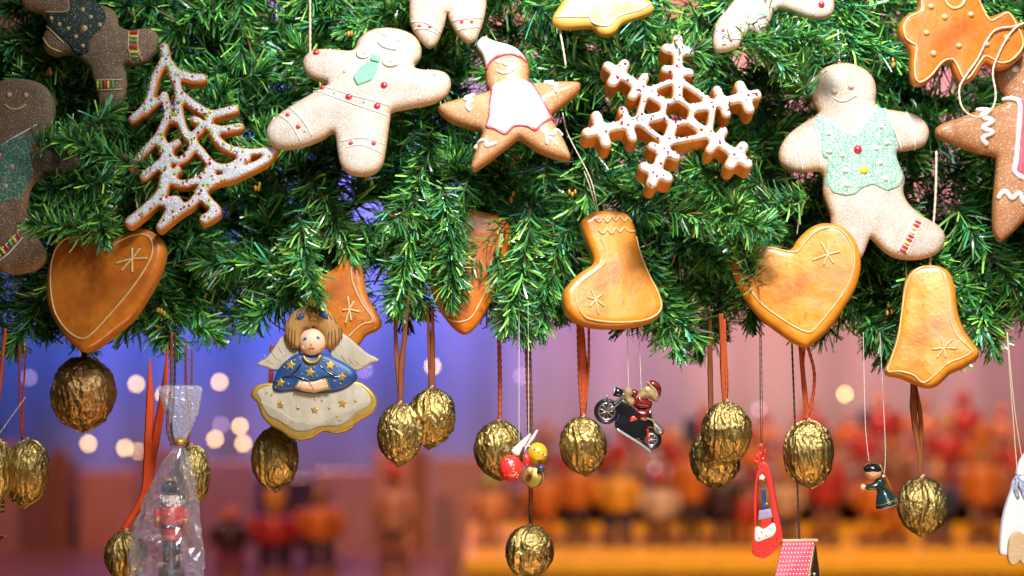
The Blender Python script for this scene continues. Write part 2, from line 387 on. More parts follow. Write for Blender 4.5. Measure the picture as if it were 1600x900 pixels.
class Shape:
    def __init__(s, loops, T=20, r=8, puff=3, pk=20, smooth=True, lump=.6, seed=1):
        s.loops = [resample(crom(l, 6, True) if smooth else np.asarray(l, float), 2.6) for l in loops]
        s.T, s.r, s.puff, s.pk, s.lump, s.seed = T, r, puff, pk, lump, seed
    def prof(s, d):
        d = np.maximum(d, 0); r = s.r; q = np.clip(d, 0, r)
        return s.T / 2 - r + np.sqrt(np.maximum(r * r - (r - q) ** 2, 0)) + s.puff * (1 - np.exp(-(d / s.pk) ** 2))
    def h(s, pts):
        pts = np.atleast_2d(np.asarray(pts, float)); d = dist(pts, s.loops) * np.where(inside(pts, s.loops), 1, 0)
        z = s.prof(d)
        if s.lump: z = z + np.array([s.lump * wob(p[0], p[1], .045, s.seed) for p in pts]) * np.clip(d / s.r, 0, 1)
        return z

def cap_mesh(loops, offs, step):
    pts = []; edges = []
    for l in loops:
        n0 = len(pts); n = len(l); pts += [tuple(p) for p in l]; edges += [(n0 + i, n0 + (i + 1) % n) for i in range(n)]
    cell = {}
    def ok(p, md):
        ci, cj = int(p[0] // 2), int(p[1] // 2)
        for a in (-1, 0, 1):
            for b in (-1, 0, 1):
                for q in cell.get((ci + a, cj + b), ()):
                    if (q[0] - p[0]) ** 2 + (q[1] - p[1]) ** 2 < md * md: return False
        cell.setdefault((ci, cj), []).append(p); return True
    for p in pts: cell.setdefault((int(p[0] // 2), int(p[1] // 2)), []).append(p)
    for o in offs:
        c = []
        for l in loops:
            t = np.roll(l, -1, 0) - np.roll(l, 1, 0); t /= np.hypot(t[:, 0], t[:, 1])[:, None] + 1e-9
            nrm = np.stack([-t[:, 1], t[:, 0]], 1); c += [l + nrm * o, l - nrm * o]
        c = np.vstack(c); c = c[inside(c, loops)]
        if len(c) == 0: continue
        c = c[dist(c, loops) > o * .96]
        for p in c:
            if ok(tuple(p), min(.7, o * .6)): pts.append(tuple(p))
    A = np.vstack(loops); x0, y0 = A.min(0); x1, y1 = A.max(0)
    g = [(x0 + i * step + (j % 2) * step / 2, y0 + j * step * .87) for j in range(int((y1 - y0) / step / .87) + 1) for i in range(int((x1 - x0) / step) + 1)]
    g = np.array(g); g = g[inside(g, loops)]
    if len(g):
        g = g[dist(g, loops) > (offs[-1] if offs else 0) + step * .4]
        for p in g:
            if ok(tuple(p), step * .3): pts.append(tuple(p))
    v2, _, f, *_ = delaunay_2d_cdt([Vector((p[0], -p[1])) for p in pts], edges, [], 0, 1e-4)
    V = np.array([(v.x, -v.y) for v in v2]); F = np.array([q for q in f if len(q) == 3])
    cen = V[F].mean(1); F = F[inside(cen, loops)]
    return V, F

def solid(sh, name, m, root, step=5, rimw=9, parent=None):
    r = sh.r; offs = [r * (1 - math.cos(R(a))) for a in (22, 42, 62, 80)] + [r * 1.35]
    V, F = cap_mesh(sh.loops, offs, step); d = dist(V, sh.loops); zf = sh.h(V); n = len(V)
    edge = d < 1e-3; zf = np.where(edge, sh.T / 2 - r, zf)
    zb = -np.minimum(sh.prof(d) - sh.puff * (1 - np.exp(-(d / sh.pk) ** 2)), sh.T / 2)
    zb = np.where(edge, -(sh.T / 2 - r), zb)
    verts = [root.V(x, y, h) for (x, y), h in zip(V, zf)] + [root.V(x, y, h) for (x, y), h in zip(V, zb)]
    faces = [tuple(int(i) for i in f) for f in F] + [tuple(int(i) + n for i in f[::-1]) for f in F]
    cnt = {}
    for f in F:
        for k in range(3):
            a, b = int(f[k]), int(f[(k + 1) % 3]); e = (min(a, b), max(a, b)); cnt.setdefault(e, []).append((a, b))
    for e, l in cnt.items():
        if len(l) == 1: a, b = l[0]; faces.append((b, a, a + n, b + n))
    rim = np.concatenate([np.exp(-d / rimw), np.ones(n)])
    me = make_mesh(name, verts, faces, m, attr=rim)
    return link(name, me, parent or root.o)

def cover(sh, name, m, root, inset=3, hgt=2, step=4, parent=None, wobble=1.2):
    """icing poured over the whole face of a cookie, its edge a little inside the rim"""
    V, F = cap_mesh(sh.loops, [inset * .5, inset - .6, inset + .4, inset + 1.4, inset + 3], step); d = dist(V, sh.loops)
    dd = d + np.array([wobble * wob(p[0], p[1], .12, 3) for p in V])
    t = np.clip((dd - inset + .8) / 2.2, 0, 1); z = sh.h(V) - 1.6 + (hgt + 1.6) * np.sqrt(t)
    me = make_mesh(name, [root.V(x, y, h) for (x, y), h in zip(V, z)], [tuple(int(i) for i in f) for f in F], m, attr=np.exp(-d / 8))
    return link(name, me, parent or root.o)

def patch(sh, loop, name, m, root, hgt=1.6, step=4, smooth=True, parent=None, edge=2.0, label=None):
    l = resample(crom(loop, 6, True) if smooth else np.asarray(loop, float), 2.2)
    V, F = cap_mesh([l], [.6, edge, edge * 1.8], step); d = dist(V, [l])
    t = np.clip(d / edge, 0, 1); z = sh.h(V) - .8 + (hgt + .8) * np.sqrt(t * (2 - t))
    me = make_mesh(name, [root.V(x, y, h) for (x, y), h in zip(V, z)], [tuple(int(i) for i in f) for f in F], m, attr=np.exp(-d / 8))
    o = link(name, me, parent or root.o)
    if label: o['label'] = label
    return o

def lay(sh, pts, lift=0.3, sm=5, closed=False, ds=2.0):
    p = resample(crom(pts, sm, closed) if sm else np.asarray(pts, float), ds, closed)
    if closed: p = np.vstack([p, p[:1]])
    h = sh.h(p) + lift
    return [(x, y, z) for (x, y), z in zip(p, h)]

def lines(sh, paths, r, name, m, root, closed=False, sm=5, parent=None, lift=.3):
    for p in paths:
        b = MB(); q = lay(sh, p, lift, sm, closed); rr = [r * (1 + .18 * wob(x, y, .15, 5)) for x, y, _ in q]
        b.tube(q, rr, 7); o = b.build(name, m, root, parent)
    return o

def dots(sh, pts, r, name, m, root, flat=.6, parent=None):
    out = []
    for p in pts:
        rr = p[2] if len(p) > 2 else r
        b = MB(); h = float(sh.h([p[:2]])[0]); b.ball((p[0], p[1], h), rr, rr * rng.uniform(.85, 1.05), rr * flat)
        out.append(b.build(name, m, root, parent))
    return out

def sprinkle(sh, strokes, n, r, name, m, root, spread=4, zl=1.6, seed=1, parent=None, kind=None, rv=.3):
    g = random.Random(seed); b = MB(); P_ = []
    Ls = [len(s) for s in strokes]
    cand = []
    for _ in range(n * 3):
        s = g.choices(strokes, weights=Ls)[0]; i = g.randrange(len(s) - 1); t = g.random(); a, c = s[i], s[i + 1]
        x = a[0] + (c[0] - a[0]) * t + g.gauss(0, spread); y = a[1] + (c[1] - a[1]) * t + g.gauss(0, spread); cand.append((x, y))
    cand = np.array(cand); d = dist(cand, sh.loops); ins = inside(cand, sh.loops) & (d > 2.2)
    cand = cand[ins][:n]; hh = sh.h(cand)
    for (x, y), h in zip(cand, hh):
        rr = r * g.uniform(1 - rv, 1 + rv); b.ball((x, y, h + zl), rr, rr, rr, 6, 4)
    return b.build(name, m, root, parent, kind)

def Z(x0, y0, s, pts): return [(x0 + p[0] / s, y0 + p[1] / s) for p in pts]
def asterisk(sh, c, ends, root, r=1.7, m='cream'):
    b = MB()
    for e in ends:
        q = lay(sh, [c, ((c[0] + e[0]) / 2, (c[1] + e[1]) / 2), e], .6, 3); n = len(q)
        b.tube(q, [r * (.8 + .35 * i / n) for i in range(n)], 7)
    b.build('icing_snowflake', M[m], root)

def ribbon(root, pts, w, name, m, h=0, twist=0, thick=.5, parent=None, seed=0):
    """thin flat ribbon through pts (x,y[,h]) with width w (px), real thickness"""
    p = [(q[0], q[1], q[2] if len(q) > 2 else h) for q in pts]
    p = resample(crom(p, 8), 3.0, False); n = len(p); b = MB(); vs = []; fs = []
    for i in range(n):
        t = p[min(i + 1, n - 1)] - p[max(i - 1, 0)]; t = t / (np.linalg.norm(t) + 1e-9)
        a = twist * i / n + .10 * math.sin(i * .15 + seed); side = np.array((-t[1], t[0], 0)) ; side = side / (np.linalg.norm(side) + 1e-9)
        nor = np.cross(t, side); u = side * math.cos(a) + nor * math.sin(a); v = np.cross(t, u)
        ww = (w if not hasattr(w, '__len__') else np.interp(i / (n - 1), np.linspace(0, 1, len(w)), w)) * (1 + .04 * math.sin(i * .5 + seed)) / 2
        for su, sv in ((-1, -.3), (-.5, .2), (0, .45), (.5, .2), (1, -.3), (.5, -.9), (0, -.7), (-.5, -.9)): vs.append(tuple(p[i] + u * su * ww + v * sv * thick))
    k = 8
    for i in range(n - 1):
        for a in range(k): fs.append((i * k + a, i * k + (a + 1) % k, (i + 1) * k + (a + 1) % k, (i + 1) * k + a))
    fs.append(tuple(range(k))[::-1]); fs.append(tuple((n - 1) * k + a for a in range(k)))
    b.add(vs, fs); return b.build(name, M[m], root, parent)

def cordm(root, pts, r, name, m, parent=None, sm=8):
    p = [(q[0], q[1], q[2] if len(q) > 2 else 0) for q in pts]
    p = resample(crom(p, sm), 3.0, False) if len(p) > 2 else resample(np.array(p, float), 6.0, False)
    b = MB(); b.tube([tuple(q) for q in p], [r * (1 + .2 * math.sin(i * 1.9)) for i in range(len(p))], 6); return b.build(name, M[m], root, parent)

# ------------------------------------------------------------------ cookies
T1 = lambda p: Z(0, 0, 3, p); T2 = lambda p: Z(400, 0, 3, p); T3 = lambda p: Z(800, 0, 3, p); T4 = lambda p: Z(1200, 0, 3, p)
T5 = lambda p: Z(0, 300, 3, p); T6 = lambda p: Z(400, 300, 3, p); T7 = lambda p: Z(800, 300, 3, p); T8 = lambda p: Z(1200, 300, 3, p)

def shrink(pl, right=0, bottom=0, left=0):
    a = np.array(pl, float); x0, x1, y0, y1 = a[:, 0].min(), a[:, 0].max(), a[:, 1].min(), a[:, 1].max()
    a[:, 0] = x0 + left + (a[:, 0] - x0) * (x1 - x0 - right - left) / (x1 - x0); a[:, 1] = y0 + (a[:, 1] - y0) * (y1 - y0 - bottom) / (y1 - y0)
    return [tuple(q) for q in a]
def heart(label, outer, icing, c, star, cx, cy, dep, yaw, pitch, m, T=36):
    outer = shrink(outer, 4, 6)
    r = Root('heart_cookie', label, 'cookie ornament', cx, cy, dep, yaw, pitch, T / 2)
    sh = Shape([outer], T, 11, 1.5, 40, seed=cx)
    solid(sh, 'dough', M[m], r, 5, 8)
    lines(sh, [icing], 1.5, 'icing_line', M['cream'], r, closed=True)
    asterisk(sh, c, star, r)
    return r, sh

hl = T5([(480,262),(440,215),(380,185),(330,180),(280,200),(240,240),(222,300),(208,370),(210,470),(235,560),(290,650),(350,715),(400,752),(430,755),(480,732),(560,668),(640,598),(700,500),(750,400),(775,300),(768,240),(730,192),(680,168),(630,168),(580,190),(530,220),(500,245)])
il = T5([(450,262),(400,215),(340,208),(285,222),(245,275),(232,350),(240,450),(270,560),(330,640),(390,680),(430,682),(470,650),(540,570),(620,470),(685,370),(718,290),(708,225),(670,200),(620,202),(570,222),(510,258),(472,270)])
r, s_ = heart('dark amber heart cookie with cream outline, fir tips over its notch, above a walnut', hl, il, T5([(625,315)])[0],
              T5([(620,265),(658,268),(695,312),(630,375),(578,370),(550,335)]), 162, 450, -.016, -9, 12, 'lacq_dark')
hr = T8([(110,262),(140,215),(200,160),(260,140),(330,150),(388,192),(422,260),(432,350),(408,450),(350,550),(280,650),(212,712),(175,734),(130,720),(60,675),(-40,595),(-110,505),(-155,420),(-172,360),(-165,315),(-120,282),(-50,258),(20,252),(80,270)])
ir = T8([(60,270),(125,282),(165,238),(210,190),(280,166),(335,185),(380,255),(388,340),(358,440),(290,540),(215,632),(180,655),(120,632),(50,588),(-40,518),(-105,430),(-138,370),(-128,315),(-60,272),(0,262)])
r, s_ = heart('bright golden heart cookie with a fir spray over its left lobe, beside the vest man', hr, ir, T8([(268,295)])[0],
              T8([(240,238),(272,235),(325,280),(295,335),(250,342),(200,320)]), 1242, 443, -.016, -8, 11, 'lacq_light')
cordm(r, [(1243, 362, 0), (1245, 320, -2), (1228, 275, -6), (1222, 240, -12)], .9, 'hanging_cord', 'cord')

# stocking
r = Root('stocking_cookie', 'golden boot shaped cookie with two zigzag icing rows at its cuff', 'cookie ornament', 955, 424, -.014, 12, 15, 15)
sh = Shape([shrink(T7([(345,125),(400,88),(480,80),(560,97),(592,150),(600,210),(615,300),(650,400),(688,480),(702,540),(688,588),(650,618),(560,642),(450,650),(360,642),(290,618),(245,578),(230,520),(237,470),(272,425),(330,375),(383,340),(380,290),(348,190),(340,150)]), 0, 7, 2)], 34, 11, 2, 40)
solid(sh, 'dough', M['lacq_light'], r, 5, 8)
lines(sh, [T7([(425,222),(443,270),(438,325),(392,370),(322,420),(292,460),(290,520),(318,578),(370,600),(480,610),(600,600),(665,572),(690,530),(675,460),(638,370),(608,270),(598,205)])], 1.5, 'icing_line', M['cream'], r)
for zz in ([(402,128),(420,143),(440,118),(458,143),(482,113),(500,138),(520,112),(540,138),(558,120),(576,140)], [(415,180),(435,198),(455,175),(475,198),(495,172),(515,190),(537,168),(560,185),(590,182)]):
    lines(sh, [T7(zz)], 2.1, 'zigzag_icing', M['cream'], r)
asterisk(sh, T7([(378,505)])[0], T7([(362,460),(405,485),(415,535),(388,572),(350,538),(342,495)]), r)
cordm(r, [(944, 330, 2), (938, 290, 4), (930, 262, 3), (905, 200, -4), (900, 165, -8)], 1.1, 'hanging_cord', 'cord')
cordm(r, [(942, 330, 0), (934, 290, 2), (926, 262, 1)], .9, 'hanging_cord', 'cord')

# bell
r = Root('bell_cookie', 'golden bell shaped cookie hanging low on a long cream cord', 'cookie ornament', 1455, 508, -.014, -12, 14, 15)
sh = Shape([shrink(T8([(690,352),(740,338),(800,342),(850,375),(875,450),(886,560),(915,650),(955,710),(982,752),(972,785),(915,825),(850,855),(820,885),(785,915),(740,925),(690,910),(620,880),(562,868),(545,850),(558,815),(582,760),(610,650),(625,530),(637,430),(660,378)]), 5, 7)], 34, 10, 2, 36)
solid(sh, 'dough', M['lacq_light'], r, 5, 8)
lines(sh, [T8([(735,350),(790,362),(818,410),(833,500),(843,600),(868,670),(915,718),(935,745),(895,773),(830,800),(782,845),(742,880),(712,886),(675,855),(612,838),(562,836),(578,780),(608,680),(625,560),(640,450),(668,388),(705,356)])], 1.5, 'icing_line', M['cream'], r, closed=True)
asterisk(sh, T8([(812,730)])[0], T8([(800,682),(848,692),(866,732),(820,775),(780,775),(762,737)]), r)
cordm(r, [(1450, 414, 6), (1455, 360, 18), (1459, 300, 30), (1460, 240, 38)], 1.9, 'hanging_cord', 'cord')

# cookie halves showing between the branches
r = Root('star_cookie', 'dark amber star cookie half hidden by fir branches above the angel', 'cookie ornament', 520, 450, .012, 0, 8, 12)
sh = Shape([T6([(455,235),(488,310),(520,470),(560,545),(590,600),(578,638),(520,668),(485,712),(430,760),(380,700),(330,640),(240,660),(190,610),(250,500),(290,400),(330,380),(390,330),(425,260)])], 26, 9, 2)
solid(sh, 'dough', M['lacq_dark'], r, 6)
lines(sh, [T6([(445,290),(450,330),(455,420),(500,520),(553,600),(500,622),(440,678)])], 1.5, 'icing_line', M['cream'], r)
asterisk(sh, T6([(443,550)])[0], T6([(435,495),(462,515),(488,562),(452,602),(425,615),(412,555)]), r)
r = Root('oval_cookie', 'amber teardrop cookie peeking out behind hanging fir tips in the middle', 'cookie ornament', 740, 410, .020, 12, 6, 12)
sh = Shape([T6([(870,140),(1000,80),(1180,130),(1200,250),(1130,450),(1060,590),(1000,658),(955,655),(900,600),(850,520),(820,400),(830,250)])], 26, 10, 2)
solid(sh, 'dough', M['lacq_mid'], r, 6)
lines(sh, [T6([(1150,200),(1130,300),(1095,420),(1045,520),(1000,590),(940,608),(890,585)])], 1.5, 'icing_line', M['cream'], r)

# gingerbread man with the tie
r = Root('gingerbread_man', 'pale sugared gingerbread man with mint tie lying on the fir', 'gingerbread man', 560, 155, -.014, -4, 14, 14)
sh = Shape([T2([(340,216),(270,218),(228,238),(208,275),(217,318),(250,352),(300,370),(332,385),(300,405),(250,435),(170,485),(100,535),(62,578),(52,620),(68,662),(108,688),(160,692),(230,680),(310,648),(360,618),(378,640),(388,700),(402,760),(430,800),(470,818),(520,820),(568,806),(600,768),(612,710),(620,640),(628,560),(640,518),(720,500),(820,480),(880,450),(905,410),(908,370),(888,338),(840,322),(770,318),(735,300),(762,258),(764,205),(735,158),(680,128),(600,114),(520,128),(470,168),(453,212),(425,224)])], 28, 11, 5, 26)
solid(sh, 'dough', M['sugar_pale'], r, 5, 13)
dots(sh, T2([(600,157),(663,182)]), 4.2, 'eye', M['icing'], r)
lines(sh, [T2([(568,198),(590,218),(625,230),(655,234)])], 2.2, 'mouth', M['icing'], r)
for bx, by, rot in ((503, 253, .1), (628, 295, .15)):
    c = T2([(bx, by)])[0]; b = MB(); h = float(sh.h([c])[0])
    b.ball((c[0], c[1], h + .5), 13, 9, 2.2, 20, 6, rot); ob = b.build('collar_button', M['icing'], r)
    b = MB(); b.tube([(c[0] + 10.5 * math.cos(a / 16 * 2 * math.pi), c[1] + 7 * math.sin(a / 16 * 2 * math.pi) , h + 2.3) for a in range(17)], 1.2, 6); b.build('rim', M['icing'], r, ob)
    b = MB(); b.tube([(c[0] - 3, c[1] - .6, h + 2.7), (c[0] + 3, c[1] + .6, h + 2.7)], 1.0, 6); b.build('button_hole', M['wood_raw'], r, ob)
patch(sh, T2([(530,290),(575,303),(566,345),(547,385),(478,411),(455,370),(488,320)]), 'tie', M['mint'], r, 2.6, smooth=False)
patch(sh, T2([(541,255),(588,268),(576,303),(530,290)]), 'tie_knot', M['mint'], r, 3.4, smooth=False)
for q in (T2([(275,243)])[0] + (5.2,), T2([(312,410)])[0] + (5,), T2([(603,407)])[0] + (5.6,), T2([(440,462)])[0] + (5.6,), T2([(573,505)])[0] + (5.4,), T2([(155,542)])[0] + (3.6,), T2([(208,602)])[0] + (3.8,), T2([(458,680)])[0] + (3.6,), T2([(563,682)])[0] + (3.8,)):
    dots(sh, [q], 5, 'red_button', M['red'], r)
lines(sh, [T2(p) for p in ([(338,220),(330,280),(325,338)], [(805,325),(790,400),(768,472)], [(265,418),(400,472),(520,515),(622,545)], [(300,398),(450,452),(628,500)], [(98,532),(170,585),(218,662)], [(158,500),(230,575),(272,640)], [(410,668),(510,657),(612,680)], [(405,718),(430,700),(510,690),(598,722)])], 1.1, 'piped_icing', M['icing'], r)
dots(sh, T2([(838,355),(415,340),(512,487),(370,440),(240,622)]), 2.4, 'pastel_dot', M['mint'], r)
cordm(r, [(481, 80, 8), (480, 40, 12), (478, -10, 14)], 2.0, 'hanging_cord', 'cord')

# pair of feet coming in from above
r = Root('gingerbread_man', 'pale gingerbread feet with jewelled cuffs at the top edge beside the santa hat', 'gingerbread man', 700, -20, .0, 0, 8, 12)
sh = Shape([T2([(1078,-20),(1078,40),(1060,120),(1030,185),(1000,203),(970,188),(930,140),(905,90),(898,62),(880,130),(850,205),(820,228),(800,222),(762,178),(727,120),(720,60),(722,-40),(735,-130),(650,-160),(650,-220),(770,-230),(790,-250),(790,-330),(900,-380),(1020,-330),(1020,-250),(1040,-230),(1150,-220),(1150,-160),(1060,-130)])], 24, 10, 4, 22)
solid(sh, 'dough', M['sugar_pale'], r, 5, 13)
lines(sh, [T2(p) for p in ([(730,108),(800,118),(868,158)], [(742,142),(800,145),(856,168)], [(922,105),(990,98),(1060,88)], [(945,148),(1000,140),(1050,132)])], 1.1, 'piped_icing', M['icing'], r)
for q in T2([(770,130),(818,135),(967,112),(1012,112)]): dots(sh, [q], 2.8, 'red_button', M['red'], r)

# santa star
S = lambda p: Z(680, 40, 3.75, p)
r = Root('santa_star_cookie', 'star shaped santa cookie with white hat and white apron', 'cookie ornament', 795, 165, -.016, 0, 20, 14)
sh = Shape([S([(290,40),(350,66),(430,88),(490,120),(530,170),(548,210),(552,250),(548,298),(565,322),(700,313),(835,315),(852,345),(830,383),(760,445),(690,505),(680,530),(710,590),(760,680),(788,755),(778,782),(700,768),(600,728),(530,680),(492,655),(440,690),(330,780),(240,842),(212,828),(225,770),(252,690),(272,615),(200,590),(90,548),(25,495),(18,470),(55,442),(160,412),(250,388),(318,368),(300,340),(292,270),(285,200),(268,160),(238,112),(238,80),(262,48)])], 30, 12, 4, 24)
solid(sh, 'dough', M['ginger'], r, 5, 9)
hat = patch(sh, S([(290,44),(350,70),(428,92),(486,124),(524,170),(534,196),(490,172),(420,162),(350,187),(300,232),(288,200),(272,155),(243,110),(243,84),(264,54)]), 'hat', M['icing'], r, 2.6)
lines(sh, [S([(302,245),(322,210),(350,188),(420,164),(490,174),(534,205)])], 2.4, 'hat_trim', M['pinkred'], r, parent=hat)
ap = patch(sh, S([(337,352),(400,326),(480,313),(552,324),(600,400),(630,460),(676,538),(620,588),(588,622),(540,603),(500,596),(460,600),(410,645),(340,616),(304,598),(318,540),(324,450)]), 'apron', M['icing'], r, 2.2, smooth=False)
lines(sh, [S([(335,352),(324,450),(317,540),(303,600),(345,618),(405,648),(430,632),(460,600),(500,596),(545,605),(588,626),(622,588),(678,540),(632,460),(600,400),(556,324)])], 2.0, 'apron_trim', M['pinkred'], r, parent=ap)
for q in S([(455,402),(467,494)]): dots(sh, [(q[0], q[1], 3.6)], 4, 'button', M['blush'], r)
for q in S([(372,210),(453,200)]): dots(sh, [q], 4.2, 'eye', M['icing'], r)
dots(sh, S([(412,222)]), 5.4, 'nose', M['icing'], r)
lines(sh, [S([(368,268),(400,282),(440,272),(468,248)])], 2.7, 'mouth', M['icing'], r)
for zz in ([(175,408),(225,398),(190,425),(170,440),(215,442),(190,470),(188,490),(205,508)], [(642,320),(690,316),(662,344),(712,346),(704,370),(708,396)], [(235,712),(265,682),(300,690),(300,720),(355,700)], [(652,705),(652,650),(690,650),(708,618),(742,632)]):
    lines(sh, [S(zz)], 3.0, 'zigzag_icing', M['icing'], r)

# yellow cookie at the top edge
r = Root('glazed_bell_cookie', 'yellow glazed cookie with white dots at the top edge of the picture', 'cookie ornament', 942, 0, -.006, 4, 14, 10)
sh = Shape([T3([(187,95),(200,60),(240,0),(270,-80),(330,-160),(430,-190),(520,-160),(560,-90),(620,-30),(662,18),(663,48),(620,75),(520,112),(480,155),(440,172),(400,160),(370,133),(260,138),(200,125)])], 22, 9, 2, 20)
solid(sh, 'dough', M['lacq_yellow'], r, 5, 8)
lines(sh, [T3([(205,90),(350,88),(375,115),(440,130),(500,80),(600,50),(650,15)])], 1.8, 'icing_line', M['icing'], r)
for q in T3([(297,45),(455,68),(540,10),(408,0)]): dots(sh, [q], 3.8, 'icing_dot', M['icing'], r)
cordm(r, [(875, 45, -8), (880, 80, -6), (883, 100, -10)], 1.8, 'hanging_cord', 'cord')

# snowflake
A = lambda p: Z(890, 30, 3, p)
c0 = np.array(A([(505, 440)])[0]); st = []; face = []
ends = [np.array(q) for q in A([(550,74),(200,217),(71,545),(344,782),(800,684),(892,347)])]
def seg(a, b, rr, n=8): st.append((np.array([a + (b - a) * t for t in np.linspace(0, 1, n)]), rr)); face.append(st[-1][0])
mid = []
for e in ends:
    v = e - c0; L = np.linalg.norm(v); u = v / L; w = np.array((-u[1], u[0]))
    seg(c0 + u * L * .19, e - u * L * .02, 8.2); seg(e - u * L * .15 - w * L * .15, e - u * L * .15 + w * L * .15, 9.0, 5); seg(e - u * L * .04, e, 9.0, 3)
    seg(c0 + u * L * .56 - w * L * .16, c0 + u * L * .56 + w * L * .15, 7.6, 5); mid.append(c0 + u * L * .45)
for i in range(6):
    seg(mid[i], mid[(i + 1) % 6], 5.4)
    seg(c0 + (ends[i] - c0) * .18, c0 + (ends[(i + 1) % 6] - c0) * .18, 5.0, 4)
r = Root('snowflake_cookie', 'six armed openwork snowflake cookie covered in white icing', 'cookie ornament', c0[0], c0[1], -.034, 8, 28, 15)
sh = Shape(strokes_loops(st), 34, 4.5, .5, 8, smooth=False)
solid(sh, 'dough', M['crumb'], r, 4.5, 5)
cover(sh, 'icing', M['icing_sugar'], r, 1.9, 2.6, 3.6)
sprinkle(sh, face, 1500, 1.0, 'sugar_grains', M['bead'], r, 4.5, 2.3, 3, kind='stuff')
sprinkle(sh, face, 90, 2.0, 'berry_sprinkles', M['berry'], r, 4, 2.9, 4, kind='stuff')
sprinkle(sh, face, 80, 1.5, 'lime_sprinkles', M['lime'], r, 4, 2.7, 5, kind='stuff')

# tree
B = lambda p: np.array(Z(200, 70, 3, p))
ts = [([(165,0),(168,60),(130,140),(112,220),(88,290),(28,352)], 6.6), ([(165,5),(178,80)], 7.5), ([(178,70),(225,125),(290,150),(345,152)], 7.6), ([(180,60),(215,150),(238,215),(240,300),(262,390),(300,450),(345,500),(400,565),(470,580),(540,545)], 6.6),
      ([(240,225),(320,290),(390,325),(440,318),(498,300)], 7.0), ([(380,320),(388,390),(440,465),(520,510),(560,535)], 6.4), ([(392,388),(450,400),(525,385)], 6.6), ([(460,485),(560,505),(640,498),(690,480)], 5.6),
      ([(690,482),(660,530),(600,570),(500,618),(410,645),(350,700),(310,750),(250,790),(172,858)], 6.8), ([(172,235),(185,290),(188,335),(150,430),(100,490),(32,572)], 6.2), ([(172,240),(130,275),(85,320)], 5.2),
      ([(155,440),(180,500),(188,590),(172,700),(105,775),(35,835)], 8.4), ([(165,560),(125,590),(90,622)], 7.0), ([(175,740),(215,760),(205,800),(178,850)], 7.0), ([(175,742),(240,725),(262,755)], 5.0),
      ([(238,462),(208,490),(208,530),(245,548),(290,520),(312,470),(312,430),(340,400),(338,365),(312,352)], 6.2), ([(243,592),(222,620),(235,650),(290,655),(350,630),(385,590)], 6.2), ([(350,690),(385,740),(425,785),(372,822)], 8.0), ([(190,345),(232,352)], 6.0),
      ([(395,565),(410,640)], 5.0), ([(300,450),(318,460)], 6.0), ([(185,600),(235,650)], 5.5)]
st = [(resample(crom(B(p), 5), 3.0, False), rr * 1.06) for p, rr in ts]
r = Root('christmas_tree_cookie', 'openwork christmas tree cookie with white icing and coloured sugar pearls', 'cookie ornament', 318, 215, -.010, 4, 14, 11)
sh = Shape(strokes_loops(st, 2.0), 26, 4.0, .5, 8, smooth=False)
solid(sh, 'dough', M['crumb'], r, 4.5, 5)
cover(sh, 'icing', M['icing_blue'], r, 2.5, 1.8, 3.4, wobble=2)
fc = [s[0] for s in st]
sprinkle(sh, fc, 3200, 1.0, 'sugar_grains', M['bead'], r, 4.0, 1.6, 3, kind='stuff')
sprinkle(sh, fc, 75, 1.9, 'berry_sprinkles', M['berry'], r, 4, 2.9, 4, kind='stuff')
sprinkle(sh, fc, 75, 2.3, 'lime_sprinkles', M['lime'], r, 4, 2.9, 5, kind='stuff')
cordm(r, [(185, 230, -22), (180, 270, -20), (176, 310, -18)], .9, 'hanging_cord', 'cord')

# gingerbread man half hidden by the front spray
r = Root('gingerbread_man', 'sugared gingerbread man mostly hidden behind the fir spray at the top, above the snowflake', 'gingerbread man', 1210, -10, -.020, 0, 4, 12)
sh = Shape([[(1113,63),(1120,33),(1135,15),(1150,-10),(1150,-60),(1180,-90),(1230,-80),(1250,-40),(1275,-20),(1298,-8),(1303,10),(1296,26),(1275,31),(1250,25),(1215,15),(1200,40),(1190,60),(1172,50),(1165,55),(1152,75),(1130,82),(1117,80)]], 24, 10, 4, 20)
solid(sh, 'dough', M['sugar_pale'], r, 5, 8)
dots(sh, [(1281, 9)], 5.2, 'red_button', M['red'], r)
for q in ((1128, 50), (1140, 65)): dots(sh, [q], 2.8, 'red_button', M['red'], r)
lines(sh, [[(1262, -8), (1268, 25)], [(1118, 48), (1135, 62), (1158, 62)]], 1.0, 'piped_icing', M['icing'], r)

# vest man
r = Root('gingerbread_man', 'sugared gingerbread man in a mint vest with buttons hanging from a wire', 'gingerbread man', 1345, 255, -.004, 3, 6, 14)
up = [(238,530),(170,572),(100,625),(62,680),(50,730),(62,772),(110,800),(170,808),(238,800),(258,830),(256,900),(272,960),(288,1010),(292,1080),(300,1150),(330,1225),(395,1232),(435,1195),(468,1118),(490,1128),(540,1178),(600,1208),(680,1215),(760,1198),(812,1155),(822,1100),(788,1050),(720,1010),(662,960),(632,900),(640,832),(612,760),(606,712),(660,702),(735,680),(762,625),(748,572),(700,532),(620,515),(540,502),(512,480),(516,430),(508,370),(470,322),(405,292),(340,290),(272,312),(228,360),(212,430),(222,490)]
sh = Shape([T4(up)], 28, 11, 5, 26)
solid(sh, 'dough', M['sugar'], r, 5, 12)
ve = patch(sh, T4([(232,542),(310,590),(395,640),(455,570),(515,492),(555,506),(580,600),(606,690),(608,745),(636,830),(604,880),(545,902),(480,870),(425,888),(400,915),(350,925),(290,908),(258,860),(268,750),(245,740),(228,640),(212,572)]), 'vest', M['mint_sugar'], r, 1.8, smooth=False)
lines(sh, [T4(p) for p in ([(230,538),(310,590),(395,642),(455,572),(517,490)], [(206,572),(232,670),(240,790)], [(550,506),(582,600),(622,702)])], 1.5, 'vest_trim', M['icing'], r, parent=ve, lift=1.4)
